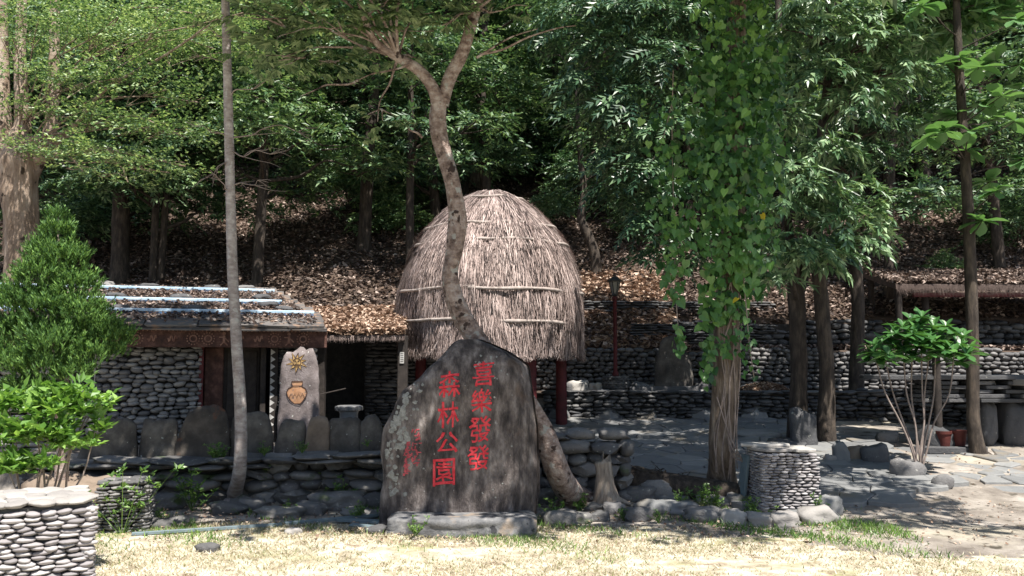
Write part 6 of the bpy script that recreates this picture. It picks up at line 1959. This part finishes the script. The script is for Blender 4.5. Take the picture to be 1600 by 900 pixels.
cl = [CL(a, b_, y_, r_, f_) for a, b_, y_, r_, f_ in ((20, 60, 14.5, 50, .5), (60, 30, 14, 60, .5), (120, 60, 14, 60, .4), (180, 30, 13.6, 60, .4), (240, 60, 13.4, 50, .35), (300, 20, 13.2, 55, .35), (60, 120, 14, 50, .4), (130, 130, 13.8, 55, .35),
                                                     (200, 120, 13.6, 50, .35), (260, 140, 13.4, 46, .35), (310, 160, 13.3, 36, .35), (110, 180, 13.8, 46, .35), (170, 190, 13.6, 50, .3), (235, 200, 13.4, 50, .3), (290, 215, 13.3, 40, .3), (40, 235, 13.9, 36, .3), (90, 240, 13.6, 46, .28),
                                                     (150, 240, 13.5, 48, .28), (210, 255, 13.3, 44, .28), (265, 270, 13.2, 36, .28), (130, 268, 13.4, 30, .25), (20, 170, 14, 40, .4), (380, 20, 13.2, 40, .35), (200, 285, 13.3, 26, .3))]
ab = [(-7.5, 16.5, 7.6, 1.3, .4), (-5.8, 16.8, 7.6, 1.2, .4)]
T11 = tree('buttressed_tree', 'thick pale trunk with upright limbs and feathery yellow-green sprays at far left', tr, cl + ab, 'feather', 'lf_feather', 'bark_big', dens=86, extra=ex, lump=.15, seg=20, droop=0, limb_r=.016, attach=.7, shell=.2, twigs=3)

# ================================================================== HILLSIDE TREES (individually seen trunks)
hl = [(568, 392, 11, 330, 'short dark trunk with dense low crown on the slope left of the hut'), (401, 448, 9, 300, 'thin dark trunk rising behind the slate roof right of the slender tree'),
      (250, 440, 6, 300, 'left of a pair of thin dark trunks behind the slate roof'), (238, 442, 6, 330, 'right-leaning thin trunk of the pair behind the slate roof'),
      (187, 440, 15, 330, 'dark stout trunk in shade behind the juniper'), (932, 430, 8, 320, 'bent dark sapling on the slope right of the hut'), (1388, 470, 8, 330, 'thin reddish trunk left of the thatched shelter'),
      (745, 290, 14, 90, 'sunlit trunk rising behind the hut'), (640, 420, 7, 250, 'thin trunk close behind the hut on its left'), (480, 300, 9, 200, 'mid-slope trunk left of the forked tree'),
      (1562, 420, 9, 250, 'trunk on the leafy slope above the shelter'), (248, 130, 10, 0, 'pale trunk high on the slope above the feathery crown'), (830, 200, 10, 40, 'dark trunk high on the slope above the hut'), (1450, 330, 8, 150, 'dark trunk on the slope left of the large-leaved tree')]
for (px_, py_, rpx, ytop, lab) in hl:
    g0 = ground_at(px_, py_, 15.0); Yh = g0.y; r0 = rpx / F_PX * Yh
    htop = 5.5 + random.random() * 2
    lean = random.uniform(-.5, .5)
    if 'bent' in lab: tr = [(g0.x, g0.y, g0.z - .2, r0 * 1.3), PT(930, 400, Yh, r0), PT(920, 370, Yh, r0 * .95), PT(908, 340, Yh, r0 * .8), PT(912, 300, Yh, r0 * .7), PT(905, 220, Yh, r0 * .5), PT(900, 120, Yh, r0 * .3)]
    else: tr = [(g0.x, g0.y, g0.z - .2, r0 * 1.4), (g0.x + .05 * lean, g0.y, g0.z + .3, r0), (g0.x + lean * .3, g0.y, g0.z + htop * .4, r0 * .85), (g0.x + lean * .8, g0.y, g0.z + htop * .75, r0 * .6), (g0.x + lean, g0.y, g0.z + htop, r0 * .3)]
    ztop = P(px_, ytop, Yh).z
    zc = max(g0.z + 1.1, ztop - .6)
    cl = []
    big_ = 'slate roof' in lab or 'juniper' in lab  # fuller, wider crowns, shaped to shade the slope behind the house
    for k in range(20 if big_ else 13):
        a = random.uniform(0, 6.28); rr = random.uniform(.2, 2.6 if big_ else 1.9); z_ = random.uniform(zc + .5, g0.z + htop + .4)
        cl.append((g0.x + lean * .6 + rr * math.cos(a), g0.y + rr * math.sin(a), z_, random.uniform(.6, 1.05)))
    tree('slope_tree', lab, tr, cl, 'forest', random.choice(['lf_forest', 'lf_forest', 'lf_forest2']), 'bark_dark' if 'sunlit' not in lab and 'pale' not in lab else 'bark_ridge', dens=24, lump=.15, group='trees growing on the leafy slope', attach=.3)

# prototypes and copies for the wood above
protos = []
for k in range(6):
    r = random.Random(100 + k); hgt = r.uniform(6.5, 9.5)
    tr = [(0, 0, -.4, .2), (.05, 0, .5, .15), (r.uniform(-.3, .3), .1, hgt * .45, .12), (r.uniform(-.5, .5), 0, hgt * .8, .07), (r.uniform(-.5, .5), 0, hgt, .03)]
    cl = []
    low = [1.4, 0.9, 2.2][k % 3]
    for q in range(26):
        a = r.uniform(0, 6.28); z_ = r.uniform(low, hgt + .5); rad = 2.3 * math.sin(math.pi * min(1, (z_ - low + 1.2) / (hgt - low + 2.2))) ** .7
        rr = rad * math.sqrt(r.random()); cl.append((rr * math.cos(a), rr * math.sin(a), z_, r.uniform(.6, 1.15)))
    T = tree('forest_tree', 'leafy green tree massed with others on the wooded slope', tr, cl, 'forest', ['lf_forest', 'lf_dark', 'lf_forest2'][k % 3], 'bark_dark', dens=17, group='trees massed on the wooded slope', root=Vector((0, 0, 0)), attach=.25)
    protos.append(T)
r = random.Random(5)
first = [True] * 6
row_i = 0
cnt = 0
yrow = 24.5
while yrow < 62:
    halfw = yrow * .62 + 3
    x_ = -halfw + r.uniform(0, 2); row_i += 1; in_row = 0
    while x_ < halfw:
        xx = x_ + r.uniform(-.8, .8); yy = yrow + r.uniform(-1.2, 1.2)
        px_ = 800 + xx / yy * F_PX
        ok = True
        if yy < 26.5 and (1380 < px_ < 1620 or 250 < px_ < 560): ok = r.random() < .35
        if ok:
            k = r.randrange(6); loc = (xx, yy, H(xx, yy) - .1); sc_ = r.uniform(.8, 1.2)
            if first[k]:
                protos[k].location = loc; protos[k].rotation_euler = (0, 0, r.uniform(0, 6.28)); first[k] = False; c_t = protos[k]
            else: c_t = copy_tree(protos[k], loc, r.uniform(0, 6.28), sc_)
            if row_i <= 3 and in_row < 16:
                c_t['label'] = 'leafy forest tree, %s from left in the %s row up the slope' % (ordinal(in_row), ['nearest', 'second', 'third'][row_i - 1])
                c_t['group'] = 'trees in the nearer rows of the wood'
            else:
                c_t['label'] = 'distant green tree massed with others high on the wooded slope'; c_t['group'] = 'trees massed on the wooded slope'
            in_row += 1
            cnt += 1
        x_ += r.uniform(2.2, 3.4) + max(0, yy - 40) * .04
    yrow += 2.6 if yrow < 40 else 4.0
# shrubs of the understorey
sproto = []
for k in range(3):
    rr_ = random.Random(300 + k); cl = [(rr_.uniform(-.7, .7), rr_.uniform(-.6, .6), rr_.uniform(.3, 1.3), rr_.uniform(.35, .6)) for _ in range(8)]
    g = []
    T = thing('slope_shrub', 'leafy green shrub growing among the trees on the slope', 'shrub', (0, 0, 0), 'shrubs under the trees on the slope')
    for c in cl: g.append(tube_geo(limb_to((0, 0, -.1), c[:3], .02, .006, .05), 5, 2))
    npart('stems', *join(g), M['bark_dark'], T)
    pos, d, u = crown_pts(cl, 60, .8, .1)
    npart('foliage', *cloud(TP['forest'], pos, d, u, rng.uniform(.45, .85, len(pos))), M[['lf_forest', 'lf_forest2', 'lf_dark'][k]], T)
    sproto.append(T)
used = [False] * 3
shr = []
for (px_, py_, s) in ((600, 380, 1), (620, 345, 1.1), (650, 330, 1), (680, 300, 1.2), (820, 290, 1.2), (860, 300, 1.1), (800, 250, 1.4), (870, 250, 1.3), (760, 270, 1.2), (930, 300, 1), (900, 330, 1), (960, 350, 1.1), (550, 330, 1.2), (500, 300, 1.2), (540, 280, 1.3),
                      (450, 260, 1.2), (160, 330, 1.3), (130, 380, 1.4), (190, 360, 1.1), (1560, 400, 1.1), (1590, 380, 1.3), (1450, 260, 1.3), (1380, 280, 1.2), (1500, 230, 1.4), (220, 300, 1.3), (280, 270, 1.3), (340, 260, 1.3), (850, 360, .8), (1585, 330, 1.0), (1420, 250, 1.2),
                      (400, 250, 1.3), (700, 230, 1.5), (640, 230, 1.5), (930, 240, 1.4), (1480, 440, .5), (1010, 380, .9), (590, 300, 1.2), (1550, 240, 1.3), (100, 330, 1.4), (60, 420, 1.2)):
    g0 = ground_at(px_, py_, 17.2); k = r.randrange(3)
    if not used[k]: used[k] = True; sproto[k].location = g0; sproto[k].scale = (s, s, s); c_t = sproto[k]
    else: c_t = copy_tree(sproto[k], g0, r.uniform(0, 6.28), s)
    shr.append((px_, py_, c_t))
for lo_, hi_, nm in ((0, 450, 'behind the slate house'), (450, 605, 'left of the hut by the short trunk'), (605, 720, 'just left of the hut top'), (720, 905, 'above and behind the hut'), (905, 1100, 'right of the hut'), (1100, 1601, 'on the slope above the shelter')):
    sel = sorted([q for q in shr if lo_ <= q[0] < hi_], key=lambda q: q[0])
    for i_, q in enumerate(sel): q[2]['label'] = 'leafy shrub %s, %s of those from the left' % (nm, ordinal(i_))
print('forest trees', cnt)
